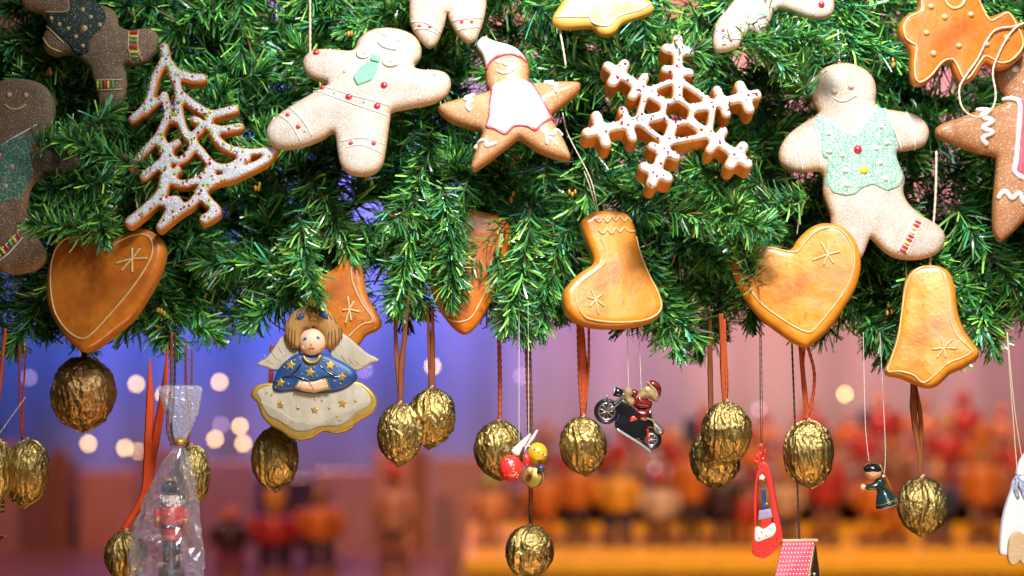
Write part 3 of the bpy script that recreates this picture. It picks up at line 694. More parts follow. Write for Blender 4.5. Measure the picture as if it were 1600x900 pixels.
lines(sh, [T4([(98,645),(130,715),(155,800)]), T4([(652,522),(675,600),(690,698)])], 1.3, 'piped_icing', M['icing'], r)
for q in T4([(277,630),(277,715),(338,733),(520,597),(547,672),(497,700),(515,767),(352,805),(537,842),(357,872)]): dots(sh, [(q[0], q[1], 5.2)], 5, 'cream_button', M['cream' if q[1] > 400 else 'icing'], r, flat=1.0)
dots(sh, T4([(410,707)]), 7.2, 'red_button', M['red'], r, flat=.9); dots(sh, T4([(436,803)]), 7.4, 'yellow_button', M['yellow'], r, flat=.8)
for q in T4([(308,430),(386,408)]): dots(sh, [q], 5.4, 'eye', M['sugar_pale'], r, flat=.9)
lines(sh, [T4([(305,462),(330,476),(365,474),(410,448)])], 1.8, 'mouth', M['icing'], r)
lines(sh, [T4([(672,1030),(635,1090),(592,1178)]), T4([(712,1045),(675,1100),(632,1190)])], 1.3, 'piped_icing', M['icing'], r)
for i in range(9):
    t = i / 8; c = np.array(T4([(690, 1045)])[0]) * (1 - t) + np.array(T4([(616, 1178)])[0]) * t; w = np.array((.87, .46)) * 4.4
    lines(sh, [[tuple(c - w), tuple(c + w)]], 2.0, 'icing_bead', M[('red', 'green', 'yellow', 'icing')[i % 4] if i % 2 == 0 or i % 3 == 0 else 'red'], r, sm=0)
b = MB(); b.ball((1315, 93, 2), 4.2, 4.2, 4.2); b.build('hanger_bead', M['silver'], r)
cordm(r, [(1315, 92, 2), (1315, 64, 2), (1315, 40, -2)], .7, 'wire', 'silver')

# brown angel cookie top right
r = Root('glazed_angel_cookie', 'orange brown glazed cookie with cream dots and a loose cord loop, top right', 'cookie ornament', 1500, 40, -.014, 6, 8, 12)
sh = Shape([T4([(705,-80),(708,0),(698,48),(640,78),(608,130),(613,178),(642,215),(656,260),(652,330),(660,388),(690,408),(740,388),(800,318),(842,296),(860,340),(885,388),(910,396),(960,366),(1010,298),(1050,318),(1100,325),(1160,288),(1198,240),(1208,150),(1178,92),(1130,46),(1080,62),(1040,72),(1010,20),(985,-60),(920,-120),(780,-120)])], 24, 8, 1.5, 30)
solid(sh, 'dough', M['lacq_mid'], r, 5, 6)
lines(sh, [T4([(716,0),(708,58),(652,88),(624,130),(630,182),(662,212),(680,228),(668,300),(668,370),(690,395),(740,365),(800,298),(848,284),(872,320),(895,372),(925,368),(975,300),(1005,268),(1040,280),(1080,300),(1130,285),(1180,235),(1190,190),(1168,130),(1130,62),(1080,82),(1040,100),(1015,60),(990,0)])], 1.8, 'icing_line', M['cream'], r)
lines(sh, [T4([(818,-8),(838,28),(866,44),(905,28),(925,-12)])], 2.6, 'neckline_icing', M['cream'], r)
for q in T4([(757,37),(818,87),(945,73),(728,163),(757,260),(880,222),(1013,213),(1112,180)]): dots(sh, [q], 5, 'icing_dot', M['cream'], r, flat=1.0)
cordm(r, [(q[0], q[1], 17) for q in T4([(1210,108),(1150,128),(1060,145),(1010,200),(960,290),(900,370),(868,430),(875,510),(920,555),(980,555),(1028,505),(1040,440),(1032,345),(1070,250),(1120,170),(1170,122),(1212,112)])], 1.7, 'cord_loop', 'cord')

# santa star on the right edge
E = lambda p: Z(1440, 80, 2.8125, p)
r = Root('santa_star_cookie', 'brown star santa cookie in raspberry apron cut by the right edge', 'cookie ornament', 1600, 230, -.004, 0, 6, 14)
sh = Shape([E([(60,350),(78,322),(150,294),(260,254),(350,230),(372,205),(345,160),(332,110),(335,60),(380,20),(450,0),(540,10),(600,60),(610,130),(590,200),(620,225),(720,260),(830,325),(838,362),(700,425),(625,460),(640,560),(680,700),(688,800),(660,832),(600,800),(540,740),(480,705),(430,755),(375,808),(332,835),(305,790),(303,700),(312,600),(324,480),(300,456),(250,448),(150,412),(75,378)])], 30, 12, 4, 24)
solid(sh, 'dough', M['ginger_brown'], r, 5, 9)
ap = patch(sh, E([(410,208),(600,208),(588,440),(615,540),(560,598),(480,598),(402,545),(418,400),(428,250)]), 'apron', M['pinkred'], r, 1.8, smooth=False)
lines(sh, [E([(362,208),(398,212),(424,240),(415,350),(402,480),(394,538),(450,572),(480,592),(560,594),(618,540),(590,440),(596,210),(640,205)])], 4.2, 'apron_trim', M['icing'], r, parent=ap)
lines(sh, [E([(245,255),(293,265),(255,290),(305,312),(258,340),(303,362),(258,385),(275,415)])], 4.2, 'zigzag_icing', M['icing'], r)
lines(sh, [E([(322,648),(348,618),(378,652),(410,627),(430,672),(470,650),(500,690)])], 4.0, 'zigzag_icing', M['icing'], r)
for q in E([(410,80),(510,82)]): dots(sh, [q], 6, 'eye', M['icing'], r)
dots(sh, E([(455,140)]), 6, 'nose', M['icing'], r)

# dark gingerbread man in the shade, top left
F5 = lambda p: Z(0, 0, 5, p)
r = Root('gingerbread_man', 'shaded gingerbread man tipped sideways in the dark top left corner', 'gingerbread man', 130, 20, .012, 0, 4, 14)
sh = Shape([F5([(730,-60),(745,20),(800,40),(880,72),(920,130),(935,200),(1020,236),(1100,224),(1180,224),(1228,262),(1243,320),(1218,415),(1150,492),(1060,520),(985,518),(995,600),(998,690),(975,800),(935,840),(850,860),(790,810),(768,720),(740,640),(700,530),(600,450),(530,430),(440,448),(362,400),(342,300),(370,200),(330,110),(200,60),(150,-50),(160,-250),(400,-330),(700,-250)])], 28, 12, 5, 26)
solid(sh, 'dough', M['sugar_brown_shaded'], r, 5.5, 9)
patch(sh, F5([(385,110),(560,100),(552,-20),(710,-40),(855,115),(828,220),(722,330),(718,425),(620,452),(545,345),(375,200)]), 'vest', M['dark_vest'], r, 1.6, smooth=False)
for q in F5([(422,155),(487,205),(558,238),(665,88),(730,147),(800,208),(617,302),(670,372)]): dots(sh, [q], 3.9, 'cream_button', M['cream'], r, flat=.9)
dots(sh, F5([(683,237)]), 5.6, 'large_button', M['cream'], r, flat=.7)
lines(sh, [F5(p) for p in ([(375,102),(552,98),(540,-20)], [(372,205),(440,270),(520,350)], [(350,300),(410,380),(495,415)], [(1025,250),(1022,350),(1040,488)], [(1096,238),(1096,400),(1128,484)], [(775,640),(880,640),(978,636)], [(772,714),(880,716),(978,708)])], 1.3, 'piped_icing', M['cream'], r)
for i, (x, y, c) in enumerate([(1065,265,'red'), (1062,297,'yellow'), (1063,335,'green'), (1062,378,'red'), (1064,420,'yellow'), (1068,458,'green'), (785,675,'yellow'), (812,675,'green'), (842,675,'red'), (870,675,'yellow'), (905,675,'green')]):
    dx, dy = (28, 0) if i < 6 else (0, 24)
    lines(sh, [F5([(x - dx, y - dy), (x + dx, y + dy)])], 2.4 if i < 6 else 2.2, 'icing_bead', M[c], r, sm=0)

# gingerbread man on the left edge
r = Root('gingerbread_man', 'brown sugared gingerbread man in dark green vest on the left edge', 'gingerbread man', -10, 270, -.002, -4, 6, 14)
sh = Shape([[(5,122),(40,122),(68,134),(83,162),(80,195),(68,215),(95,228),(122,242),(128,258),(108,272),(70,275),(50,292),(46,325),(58,362),(77,392),(73,413),(50,425),(15,426),(-8,408),(-25,385),(-50,402),(-90,418),(-110,390),(-80,340),(-62,295),(-110,270),(-120,240),(-60,215),(-20,200),(-32,162),(-20,134)]], 28, 12, 5, 26)
solid(sh, 'dough', M['sugar_brown_shaded'], r, 5.5, 9)
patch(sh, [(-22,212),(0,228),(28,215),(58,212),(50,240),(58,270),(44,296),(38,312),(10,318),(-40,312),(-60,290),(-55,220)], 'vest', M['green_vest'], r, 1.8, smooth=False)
lines(sh, [[(-20,205),(0,229),(30,214),(60,196)]], 1.6, 'piped_icing', M['icing'], r)
for q in ((15,149),(42,150)): dots(sh, [q], 4.2, 'eye', M['cream'], r, flat=.9)
lines(sh, [[(10,165),(18,171),(30,172),(43,165)]], 1.7, 'mouth', M['cream'], r)
dots(sh, [(3,245)], 6.5, 'red_button', M['red'], r); dots(sh, [(-2,274)], 5.5, 'yellow_button', M['yellow'], r); dots(sh, [(15,292),(24,262)], 5, 'cream_button', M['cream'], r)
lines(sh, [[(-4,398),(18,384),(36,364)], [(2,412),(24,396),(44,372)]], 1.1, 'piped_icing', M['icing'], r)
for i in range(7):
    t = i / 6; c = np.array((2, 404)) * (1 - t) + np.array((37, 369)) * t
    lines(sh, [[tuple(c - (3, 4)), tuple(c + (3, 4))]], 2.3, 'icing_bead', M[('red', 'green', 'yellow')[i % 3]], r, sm=0)

# ------------------------------------------------------------------ gilded walnuts
def walnut_mesh(seed, nm='walnut_shell'):
    nu, nv = 176, 120; vs = []; fs = []
    for j in range(nv + 1):
        ph = math.pi * j / nv
        for i in range(nu):
            th = 2 * math.pi * i / nu
            x, y, z = math.sin(ph) * math.cos(th), math.sin(ph) * math.sin(th), math.cos(ph)
            q = Vector((x * 2.9, y * 2.9, z * 1.15)) + Vector((seed * 11.3, 0, 0))
            w = noise.noise(q * .8)
            qq = q + Vector((w, w, w)) * .6
            rid = 0
            for o, a in ((1.1, .045), (2.3, .045), (4.2, .016)):
                rid += a * (1 - 2.4 * abs(noise.noise(qq * o))) ** 3
            # channels running from pole to pole
            ch = .012 * math.sin(th * 11 + 3 * noise.noise(q * 1.3)) * math.sin(ph)
            sang = min(abs(((th + seed * .7 + .12 * math.sin(ph * 3)) % math.pi)), math.pi - ((th + seed * .7 + .12 * math.sin(ph * 3)) % math.pi))
            seam = .085 * math.exp(-(sang / .075) ** 2) - .045 * math.exp(-((sang - .17) / .07) ** 2)
            rr = 1 + rid * (.35 + .65 * math.sin(ph)) + ch + seam * math.sin(ph) ** .5 + .03 * noise.noise(q * .5)
            tip = .11 * math.exp(-((math.pi - ph) / .22) ** 2)
            vs.append((x * rr, y * rr, z * (rr + tip)))
        
    for j in range(nv):
        for i in range(nu):
            k = (i + 1) % nu; fs.append((j * nu + i, (j + 1) * nu + i, (j + 1) * nu + k, j * nu + k))
    return make_mesh(nm, vs, fs, M['gold'])
WAL = [walnut_mesh(i + 1) for i in range(5)]
WAL_OLD = walnut_mesh(9); WAL_OLD.materials[0] = M['old_gold']

def walnut(label, x, y, rx, ry, dep, var, rot=0, tilt=0, strings=(), group='gilded walnuts hanging below the garland'):
    r = Root('walnut_ornament', label, 'walnut ornament', x, y, dep)
    r.o['group'] = group
    o = link('walnut_shell', WAL_OLD if var == 9 else WAL[var % 5], r.o)
    rx *= .96; ry *= .96
    o.scale = (rx * r.k, rx * r.k * .96, ry * r.k); o.rotation_euler = (rng.uniform(-.15, .15), R(tilt), R(rot))
    b = MB(); b.ball((x, y - ry * .99, 0), 3.4, 3.6, 3.4); b.ball((x + 1.5, y - ry * 1.06, 1), 2.4, 2.6, 2.4)
    b.build('knot', M['wood_raw'] if var != 9 else M['wood_dark'], r)
    for kind, pts, w, m in strings:
        if kind == 'r': ribbon(r, pts, w, 'ribbon', m, twist=rng.uniform(-.9, .9), seed=x)
        else: cordm(r, pts, w, 'string', m)
    return r

walnut('dull brown gold walnut hanging right under the tip of the dark heart', 130, 614, 48, 57, .006, 9, 20, 0, [('c', [(131, 558), (133, 545), (135, 520)], 3.4, 'wood_dark')])
walnut('bright gold walnut cut by the left edge of the picture', -18, 738, 40, 56, -.012, 0, 60, 0, [('c', [(-8, 684), (0, 600), (8, 515)], 3.0, 'rust'), ('c', [(-6, 684), (15, 655), (40, 620)], .6, 'nylon')])
walnut('dark gold walnut with silvery top on twisted brown cord near the left edge', 42, 738, 34, 52, .004, 1, 100, 0, [('c', [(34, 686), (31, 620), (30, 540)], 1.8, 'red_cord'), ('c', [(35, 686), (36, 620), (42, 540)], 1.5, 'red_cord')])
walnut('gold walnut half behind the left side of the clear gift bag', 197, 868, 34, 40, .02, 2, 40, 0, [('r', [(192, 828), (222, 780), (229, 740), (234, 640), (234, 560)], [8, 12, 14, 13, 2], 'orange_ribbon'), ('r', [(193, 828), (226, 770), (241, 700), (257, 600), (262, 540)], [8, 12, 14, 12, 2], 'orange_ribbon')])
walnut('gold walnut half behind the right side of the clear gift bag', 298, 742, 30, 47, .016, 3, 0, 0, [('c', [(292, 695), (290, 620), (290, 545)], 1.6, 'brown_ribbon'), ('c', [(294, 695), (299, 620), (300, 545)], 1.6, 'brown_ribbon')])
walnut('gold walnut hanging directly below the wooden angel', 430, 716, 38, 50, .014, 4, 75, 0, [('c', [(427, 668), (423, 620), (425, 540)], 3.4, 'rust')])
walnut('front gold walnut of the pair right of the angel', 625, 677, 36, 48, -.004, 0, 10, 2, [('r', [(625, 630), (624, 600), (619, 540), (617, 470)], [7, 9, 6, 5], 'brown_ribbon'), ('r', [(626, 630), (627, 580), (634, 510), (640, 450)], [7, 9, 8, 6], 'brown_ribbon')])
walnut('rear gold walnut of the pair right of the angel', 674, 652, 37.5, 47, .014, 1, 150, -3, [('r', [(674, 605), (672, 560), (668, 480)], [9, 7, 5], 'brown_ribbon'), ('r', [(675, 605), (676, 560), (676, 480)], [9, 8, 4], 'brown_ribbon')])
walnut('gold walnut behind the red bead of the painted wooden flier', 780, 702, 40, 46, .018, 2, 70, 0, [('c', [(781, 656), (781, 590), (779, 490)], 3.2, 'rust')])
walnut('gold walnut at the bottom edge on a long red and green cord', 827, 862, 38, 42, .010, 3, 30, 0, [('c', [(829, 822), (828, 740), (825, 620), (821, 490)], 2.8, 'mixed_cord'), ('c', [(830, 822), (831, 740), (830, 620), (826, 490)], 2.2, 'mixed_cord')])
walnut('gold walnut on a wide rust ribbon under the boot cookie', 911, 696, 38, 46, -.002, 4, 90, 0, [('r', [(911, 650), (912, 600), (908, 505)], [9, 15, 8], 'rust'), ('c', [(911, 650), (918, 600), (920, 560), (920, 505)], 2.0, 'rust'), ('c', [(910, 650), (906, 600), (903, 505)], 2.6, 'rust')])
walnut('upper front gold walnut of the overlapping pair', 1135, 676, 41, 49, -.006, 0, 95, -4, [('r', [(1133, 628), (1132, 590), (1130, 560), (1126, 490)], [9, 13, 9, 9], 'rust'), ('c', [(1134, 628), (1135, 590), (1132, 500)], 2.2, 'rust')])
walnut('lower rear gold walnut of the overlapping pair', 1117, 716, 40, 46, .016, 1, 20, -6, [('r', [(1112, 672), (1110, 600), (1109, 500)], [8, 9, 7], 'brown_ribbon')])
walnut('gold walnut on a braided rust ribbon between the red pendant and tiny singer', 1263, 708, 39.5, 52, 0, 2, 120, 0, [('r', [(1262, 655), (1258, 620), (1250, 535)], [8, 8, 7], 'rust'), ('c', [(1260, 655), (1270, 620), (1272, 580), (1260, 535)], 2.4, 'rust'), ('c', [(1258, 655), (1256, 620), (1254, 580), (1258, 535)], 2.0, 'rust')])
walnut('tilted gold walnut on a brown satin ribbon under the bell cookie', 1441, 790, 40, 46, -.002, 3, 60, 16, [('r', [(1438, 742), (1437, 710), (1428, 650), (1427, 580)], [6, 8, 12, 8], 'brown_ribbon'), ('r', [(1440, 742), (1439, 700), (1438, 650), (1428, 590)], [6, 7, 8, 6], 'brown_ribbon')])

# ------------------------------------------------------------------ wooden angel
G = lambda p: Z(380, 470, 3.913, p)
def star_pts(c, R_, rot=0, k=.45):
    return [(c[0] + (R_ if i % 2 == 0 else R_ * k) * math.sin(rot + i * math.pi / 5), c[1] - (R_ if i % 2 == 0 else R_ * k) * math.cos(rot + i * math.pi / 5)) for i in range(10)]
r = Root('wooden_angel', 'carved wooden angel in a blue starry gown sitting on a white cloud', 'angel ornament', 490, 585, -.012, 2, 6, 6)
cloud = Shape([G([(52,560),(75,520),(130,500),(200,500),(400,510),(600,495),(700,492),(768,530),(812,585),(818,640),(788,690),(700,740),(675,770),(620,800),(560,808),(490,795),(430,832),(360,848),(290,832),(240,795),(170,755),(120,700),(92,625),(62,595)])], 14, 4, 1)
co = solid(cloud, 'cloud', M['gold_paint'], r, 5, 6)
patch(cloud, G([(90,560),(120,530),(200,515),(400,520),(600,505),(690,505),(745,540),(780,590),(770,640),(700,685),(650,730),(590,762),(520,765),(470,770),(400,795),(330,795),(270,765),(220,730),(160,700),(125,640),(110,600)]), 'cloud_face', M['angel_white'], r, .8, parent=co, edge=1.2)
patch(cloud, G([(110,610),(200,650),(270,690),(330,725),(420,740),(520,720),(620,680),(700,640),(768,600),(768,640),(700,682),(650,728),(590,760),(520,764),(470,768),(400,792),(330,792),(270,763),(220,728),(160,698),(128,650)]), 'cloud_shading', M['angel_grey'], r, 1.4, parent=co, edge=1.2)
for (x, y, s) in ((235,632,34), (443,665,33), (610,625,35), (340,655,20), (530,655,17), (690,610,16)):
    patch(cloud, star_pts(G([(x, y)])[0], s / 3.913, .1), 'painted_star', M['gold_paint'], r, 2.1, step=3, smooth=False, parent=co, edge=.8)
for q in G([(277,750),(302,735),(316,763),(553,722),(577,703),(596,727),(445,600),(485,608),(470,583),(150,560),(180,575)]): dots(cloud, [q], 2.2, 'painted_dot', M['gold_paint'], r, flat=1.0, parent=co)
for nm, pl in (('wing', [(86,385),(150,340),(200,270),(240,215),(320,200),(350,320),(280,400),(205,425),(130,402)]), ('wing', [(540,180),(620,205),(700,270),(760,320),(822,352),(822,370),(775,382),(700,425),(600,410),(520,300)])):
    w = Shape([G(pl)], 11, 3, .5); wo = solid(w, nm, M['angel_white'], r, 5, 6)
    for k in range(4):
        x0 = 130 + k * 40 if pl[0][0] < 200 else 600 + k * 45
        p = G([(x0, 340 - (k * 28 if pl[0][0] < 200 else -k * 20) - 10), (x0 + 30, 372 - (k * 26 if pl[0][0] < 200 else -k * 12)), (x0 + 55, 385 - (k * 24 if pl[0][0] < 200 else -k * 6))])
        lines(w, [p], .6, 'feather_line', M['gold_paint'], r, parent=wo, lift=.1)
body = Shape([G([(182,520),(200,460),(230,400),(290,345),(345,320),(430,335),(490,322),(560,348),(640,390),(688,430),(692,480),(640,530),(560,558),(430,568),(320,552),(230,560),(192,548)])], 30, 9, 3, 18)
bo = solid(body, 'gown', M['angel_blue'], r, 4.5, 6)
for (x, y, s) in ((295,395,40), (415,440,38), (535,395,40), (608,467,34), (235,502,36)):
    patch(body, star_pts(G([(x, y)])[0], s / 3.913, .15), 'gold_star', M['gold_paint'], r, 1.4, step=3, smooth=False, parent=bo, edge=.8)
for q in G([(320,365),(258,408),(365,450),(455,462),(495,370),(575,408),(545,440),(562,492),(275,365),(283,508),(640,430),(600,508),(205,530),(440,408),(390,405)]): dots(body, [q], 1.8, 'gold_dot', M['gold_paint'], r, flat=1.0, parent=bo)
lines(body, [G([(245,470),(330,465),(430,492),(520,465),(600,470)]), G([(360,385),(330,430),(290,468)]), G([(470,395),(510,430),(560,462)])], 1.5, 'sleeve_fold', M['black'], r, parent=bo, lift=-.2)
patch(body, G([(318,530),(345,488),(400,497),(445,492),(480,480),(515,476),(538,540),(490,548),(440,562),(370,552)]), 'hands', M['angel_skin'], r, 5, smooth=False, edge=3)
lines(body, [G([(350,490),(325,535)]), G([(370,495),(345,545)]), G([(495,480),(520,545)]), G([(510,478),(535,540)])], 1.2, 'gold_cuff', M['gold_paint'], r, lift=4)
lines(body, [G([(410,500),(438,545)])], .7, 'hand_line', M['wood_dark'], r, lift=4.6)
lines(body, [G([(372,340),(395,372),(425,378),(455,370),(478,335)])], 2.6, 'gold_collar', M['gold_paint'], r, lift=2)
b = MB(); hc = G([(424, 255)])[0]; b.ball((hc[0], hc[1], 8), 21.5, 22, 19, 28, 18); ho = b.build('head', M['angel_skin'], r)
hz = lambda x, y: 8 + 19 * math.sqrt(max(0, 1 - ((x - hc[0]) / 20.5) ** 2 - ((y - hc[1]) / 20.5) ** 2))
def onhead(q, rx, ry, rh, nm, m, rot=0):
    b = MB(); b.ball((q[0], q[1], hz(*q)), rx, ry, rh, 12, 8, rot); b.build(nm, M[m], r, ho)
for q in G([(387,238),(460,232)]):
    onhead(q, 4.0, 2.8, .7, 'eye', 'angel_white'); onhead((q[0], q[1]), 3.1, 2.7, 1.3, 'iris', 'eye_blue'); onhead((q[0] - .8, q[1] - .8), .7, .7, 1.8, 'glint', 'icing')
    b = MB(); b.tube([(q[0] + dx, q[1] - 4.4 + dx * dx * .06, hz(q[0] + dx, q[1] - 4.4) + .1) for dx in (-5, -2.5, 0, 2.5, 5)], .5, 5); b.build('eyebrow', M['wood_dark'], r, ho)
q = G([(424, 268)])[0]; onhead(q, 1.8, 2.6, 2.2, 'nose', 'angel_skin')
q = G([(424, 294)])[0]; onhead((q[0] - 2, q[1]), 2.6, 1.6, 1, 'lips', 'lips', -.2); onhead((q[0] + 2.2, q[1]), 2.8, 1.6, 1, 'lips', 'lips', .1)
for q in G([(378,285),(482,278)]): onhead(q, 4.2, 4.2, .5, 'cheek', 'blush')
hair = Shape([shrink(G([(240,160),(262,110),(310,60),(380,32),(440,28),(530,60),(588,120),(618,190),(612,240),(560,290),(510,292),(508,240),(492,205),(470,188),(448,170),(430,160),(412,182),(380,178),(352,215),(345,240),(335,290),(285,282),(248,235)]), 5, 0, 4)], 27, 9, 2, 14)
hao = solid(hair, 'hair', M['angel_hair'], r, 4, 5); hao.location.y -= 5 * r.k
b = MB()
for (x0, y0, x1, y1) in [(262,150,262,240),(285,170,280,265),(305,180,300,278),(322,185,320,285),(525,195,522,288),(545,190,545,285),(565,180,566,270),(585,170,590,255),(603,170,606,235),(300,90,278,130),(340,70,325,120),(520,80,545,120),(550,100,575,145),(480,50,500,75),(400,45,392,70),(440,38,442,60)]:
    q = lay(hair, G([(x0, y0), (x1, y1)]), 0, 0); b.tube(q, .75, 5)
hs = b.build('hair_grooves', M['wood_dark'], r, hao)
cr = patch(hair, star_pts(G([(432, 95)])[0], 11.5, 0, .5), 'crown_star', M['gold_paint'], r, 3.4, step=3, smooth=False, parent=hao)
for w in ([(330,115),(345,85),(375,75),(378,110),(345,125)], [(458,95),(485,70),(520,85),(525,120),(490,108)]):
    patch(hair, G(w), 'crown_band', M['angel_blue'], r, 2.6, step=3, smooth=False, parent=hao)
cordm(r, [(487, 480, 0), (487, 440, -2), (488, 400, -4)], 1.2, 'hanging_cord', 'wood_dark')

# ------------------------------------------------------------------ clear bag with a toy soldier
K = lambda p: Z(190, 590, 2.903, p)
r = Root('clear_gift_bag', 'clear crumpled cellophane bag tied with a gold clip, toy soldier inside', 'gift bag', 262, 760, -.012)
def bag_part(prof, depthf, nm, crumple, nu=30, folds=9, seed=0, solidify=True):
    ys = np.array([p[0] for p in prof], float); n = 30; vs = []; fs = []; gj = random.Random(int(seed) + 3)
    for j in range(n + 1):
        y = ys[0] + (ys[-1] - ys[0]) * j / n; xl = np.interp(y, ys, [p[1] for p in prof]); xr = np.interp(y, ys, [p[2] for p in prof]); c = (xl + xr) / 2; w = (xr - xl) / 2
        for i in range(nu):
            th = 2 * math.pi * i / nu; q = Vector((math.cos(th) * 1.5 + y * .006, math.sin(th) * 1.5, y * .012 + seed)); q2 = Vector((math.cos(th) * 1.2 - y * .012, math.sin(th) * 1.2 + y * .005, y * .006 + seed))
            rr = 1 + crumple * ((1 - 2.2 * abs(noise.noise(q * 1.3))) * .3 - .2 + .35 * (1 - 3 * abs(noise.noise(q2 * 2.1)))) + .05 * math.sin(th * folds + y * .02)
            th += gj.uniform(-.10, .10); vs.append((c + w * math.cos(th) * (1 + (rr - 1) * .22), y + (gj.uniform(-3, 3) if 0 < j < n else 0), w * depthf * math.sin(th) * rr))
    for j in range(n):
        for i in range(nu): k = (i + 1) % nu; fs.append((j * nu + i, (j + 1) * nu + i, (j + 1) * nu + k, j * nu + k))
    b = MB(); b.add(vs, fs); return b.build(nm, M['film_neck' if seed else 'film'], r, smooth=False)
bag_part([(692, 278, 284), (706, 268, 292), (722, 253, 299), (745, 243, 303), (790, 221, 310), (840, 205, 315), (870, 202, 319), (930, 204, 321), (950, 215, 312)], .62, 'bag', .6, folds=5)
bag_part([(602, 256, 309), (609, 247, 317), (625, 252, 314), (650, 261, 308), (672, 266, 298), (686, 271, 291), (694, 274, 289)], .38, 'bag_neck', .25, folds=11, seed=5)
b = MB(); b.ball((281, 690, 0), 12, 7, 11, 16, 8); b.build('gold_clip', M['gold_paint'], r)
cordm(r, [(270, 695, 5), (263, 672, 6), (264, 640, 4), (266, 600, -8), (266, 520, -12)], 2.2, 'cord', 'mixed_cord')
cordm(r, [(276, 695, 6), (269, 675, 5), (270, 640, 2), (271, 600, -10), (271, 520, -12)], 1.8, 'cord', 'black_cord')
cordm(r, [(292, 690, -4), (296, 670, -6), (290, 600, -10), (289, 530, -12)], 1.1, 'cord', 'brown_ribbon')
# the soldier in it is held by the bag: a thing of its own
r = Root('toy_soldier', 'small wooden toy soldier in red coat inside the clear bag', 'toy soldier', 268, 815, -.012); r.k *= 1.28
def lathe(prof, c, nm, m, axis=(0, 1), n=20, hz_=0, parent=None, root=None, ax3=None):
    b = MB(); vs = []; fs = []; a = Vector((axis[0], axis[1], 0)).normalized() if ax3 is None else Vector(ax3).normalized()
    u = a.cross(Vector((0, 0, 1))); u = u.normalized() if u.length > .01 else Vector((1, 0, 0)); w = a.cross(u)
    for t, rr in prof:
        for i in range(n):
            th = 2 * math.pi * i / n; q = Vector((c[0], c[1], hz_)) + a * t + u * math.cos(th) * rr + w * math.sin(th) * rr; vs.append(tuple(q))
    for j in range(len(prof) - 1):
        for i in range(n): k = (i + 1) % n; fs.append((j * n + i, j * n + k, (j + 1) * n + k, (j + 1) * n + i))
    fs.append(tuple(range(n))); fs.append(tuple((len(prof) - 1) * n + i for i in range(n)))
    b.add(vs, fs); return b.build(nm, M[m], root or r, parent)
lathe([(0, 12), (1, 14), (38, 13), (40, 11)], (268, 797), 'coat', 'wood_red')
lathe([(0, 14.4), (4, 14.4)], (268, 818), 'belt', 'black')
lathe([(0, 9), (2, 10.5), (14, 10.5), (17, 8)], (266, 782), 'head', 'skin')
b = MB()
for i in range(40): a = rng.uniform(0, 6.28); b.ball((266 + 10 * math.cos(a), 791 + rng.uniform(-5, 5), 10 * math.sin(a)), 3, 3, 3, 6, 4)
b.build('beard', M['icing'], r)
lathe([(0, 8), (2, 9.5), (13, 10), (15, 9)], (265, 766), 'hat', 'black'); lathe([(0, 8.5), (3, 8.5)], (265, 762), 'hat_band', 'gold_paint')
for sx in (-1, 1):
    lathe([(0, 3.5), (2, 4.6), (18, 4.4), (22, 3.5)], (268 + sx * 17, 799), 'arm', 'wood_red'); lathe([(0, 4.9), (6, 4.9)], (268 + sx * 17, 811), 'cuff', 'gold_paint')
    lathe([(0, 5), (36, 4.6)], (268 + sx * 6, 836), 'leg', 'black')
lathe([(0, 15), (5, 16), (9, 16)], (268, 872), 'base', 'wood_dark')

# ------------------------------------------------------------------ painted wooden flier
Q = lambda p: Z(760, 660, 7.5, p)
r = Root('wooden_flier', 'painted wooden toy of red and yellow balls with two white wings', 'wooden toy ornament', 818, 715, -.010)
c = Q([(283, 535)])[0]; b = MB(); b.ball((c[0], c[1], 4), 19, 21, 18, 28, 18); o = b.build('red_ball', M['wood_red'], r)
b = MB(); b.ball((c[0] - 9, c[1] + 4, 16), 6.5, 9, 4, 16, 8); b.build('drilled_face', M['lips'], r, o)
b = MB(); b.ball((c[0] - 11, c[1] + 6, 19.6), 1.4, 1.6, 1); b.build('drill_hole', M['black'], r, o)
rz = lambda x, y: 4 + 18 * math.sqrt(max(0, 1 - ((x - c[0]) / 19) ** 2 - ((y - c[1]) / 21) ** 2))
for pl in ([(235,415),(262,420),(285,500)], [(255,465),(275,440),(295,500)], [(320,620),(355,570)], [(330,520),(305,530)], [(350,630),(375,640)]):
    p = resample(np.array(Q(pl)), 1.5, False); b = MB(); b.tube([(x, y, rz(x, y)) for x, y in p], .55, 5); b.build('painted_line', M['icing'], r, o)
for q in Q([(320,487),(318,558),(367,607),(228,425)]): b = MB(); b.ball((q[0], q[1], rz(*q)), 1.1, 1.1, .6, 8, 5); b.build('painted_dot', M['icing'], r, o)
c2 = Q([(598, 362)])[0]; b = MB(); b.ball((c2[0], c2[1], 0), 16, 17, 16, 26, 16); o = b.build('yellow_ball', M['wood_yellow'], r)
for i in range(10):
    t = -1.1 + i * .25; x, y = c2[0] + 15.2 * math.sin(t) * .95, c2[1] + 3 * math.sin(t) * 2.0 - 6 + i * .4
    zz = 16 * math.sqrt(max(.02, 1 - ((x - c2[0]) / 16) ** 2 - ((y - c2[1]) / 17) ** 2)); b = MB(); b.ball((x, y, zz), 1.6, 1.4, 1.0, 8, 6); b.build('band_dot', M[('icing', 'green', 'icing', 'red')[i % 4]], r, o)
c3 = Q([(545, 640)])[0]
lathe([(-6, 14.5), (-5.4, 15.6), (5, 15.6), (6, 14.8)], (c3[0], c3[1]), 'brown_disc', 'gold_paint', hz_=6, ax3=(-.25, -.25, 1))
lathe([(-8, 15.2), (-6.4, 16), (-6, 15)], (c3[0], c3[1]), 'disc_edge', 'wood_raw', hz_=6, ax3=(-.25, -.25, 1))
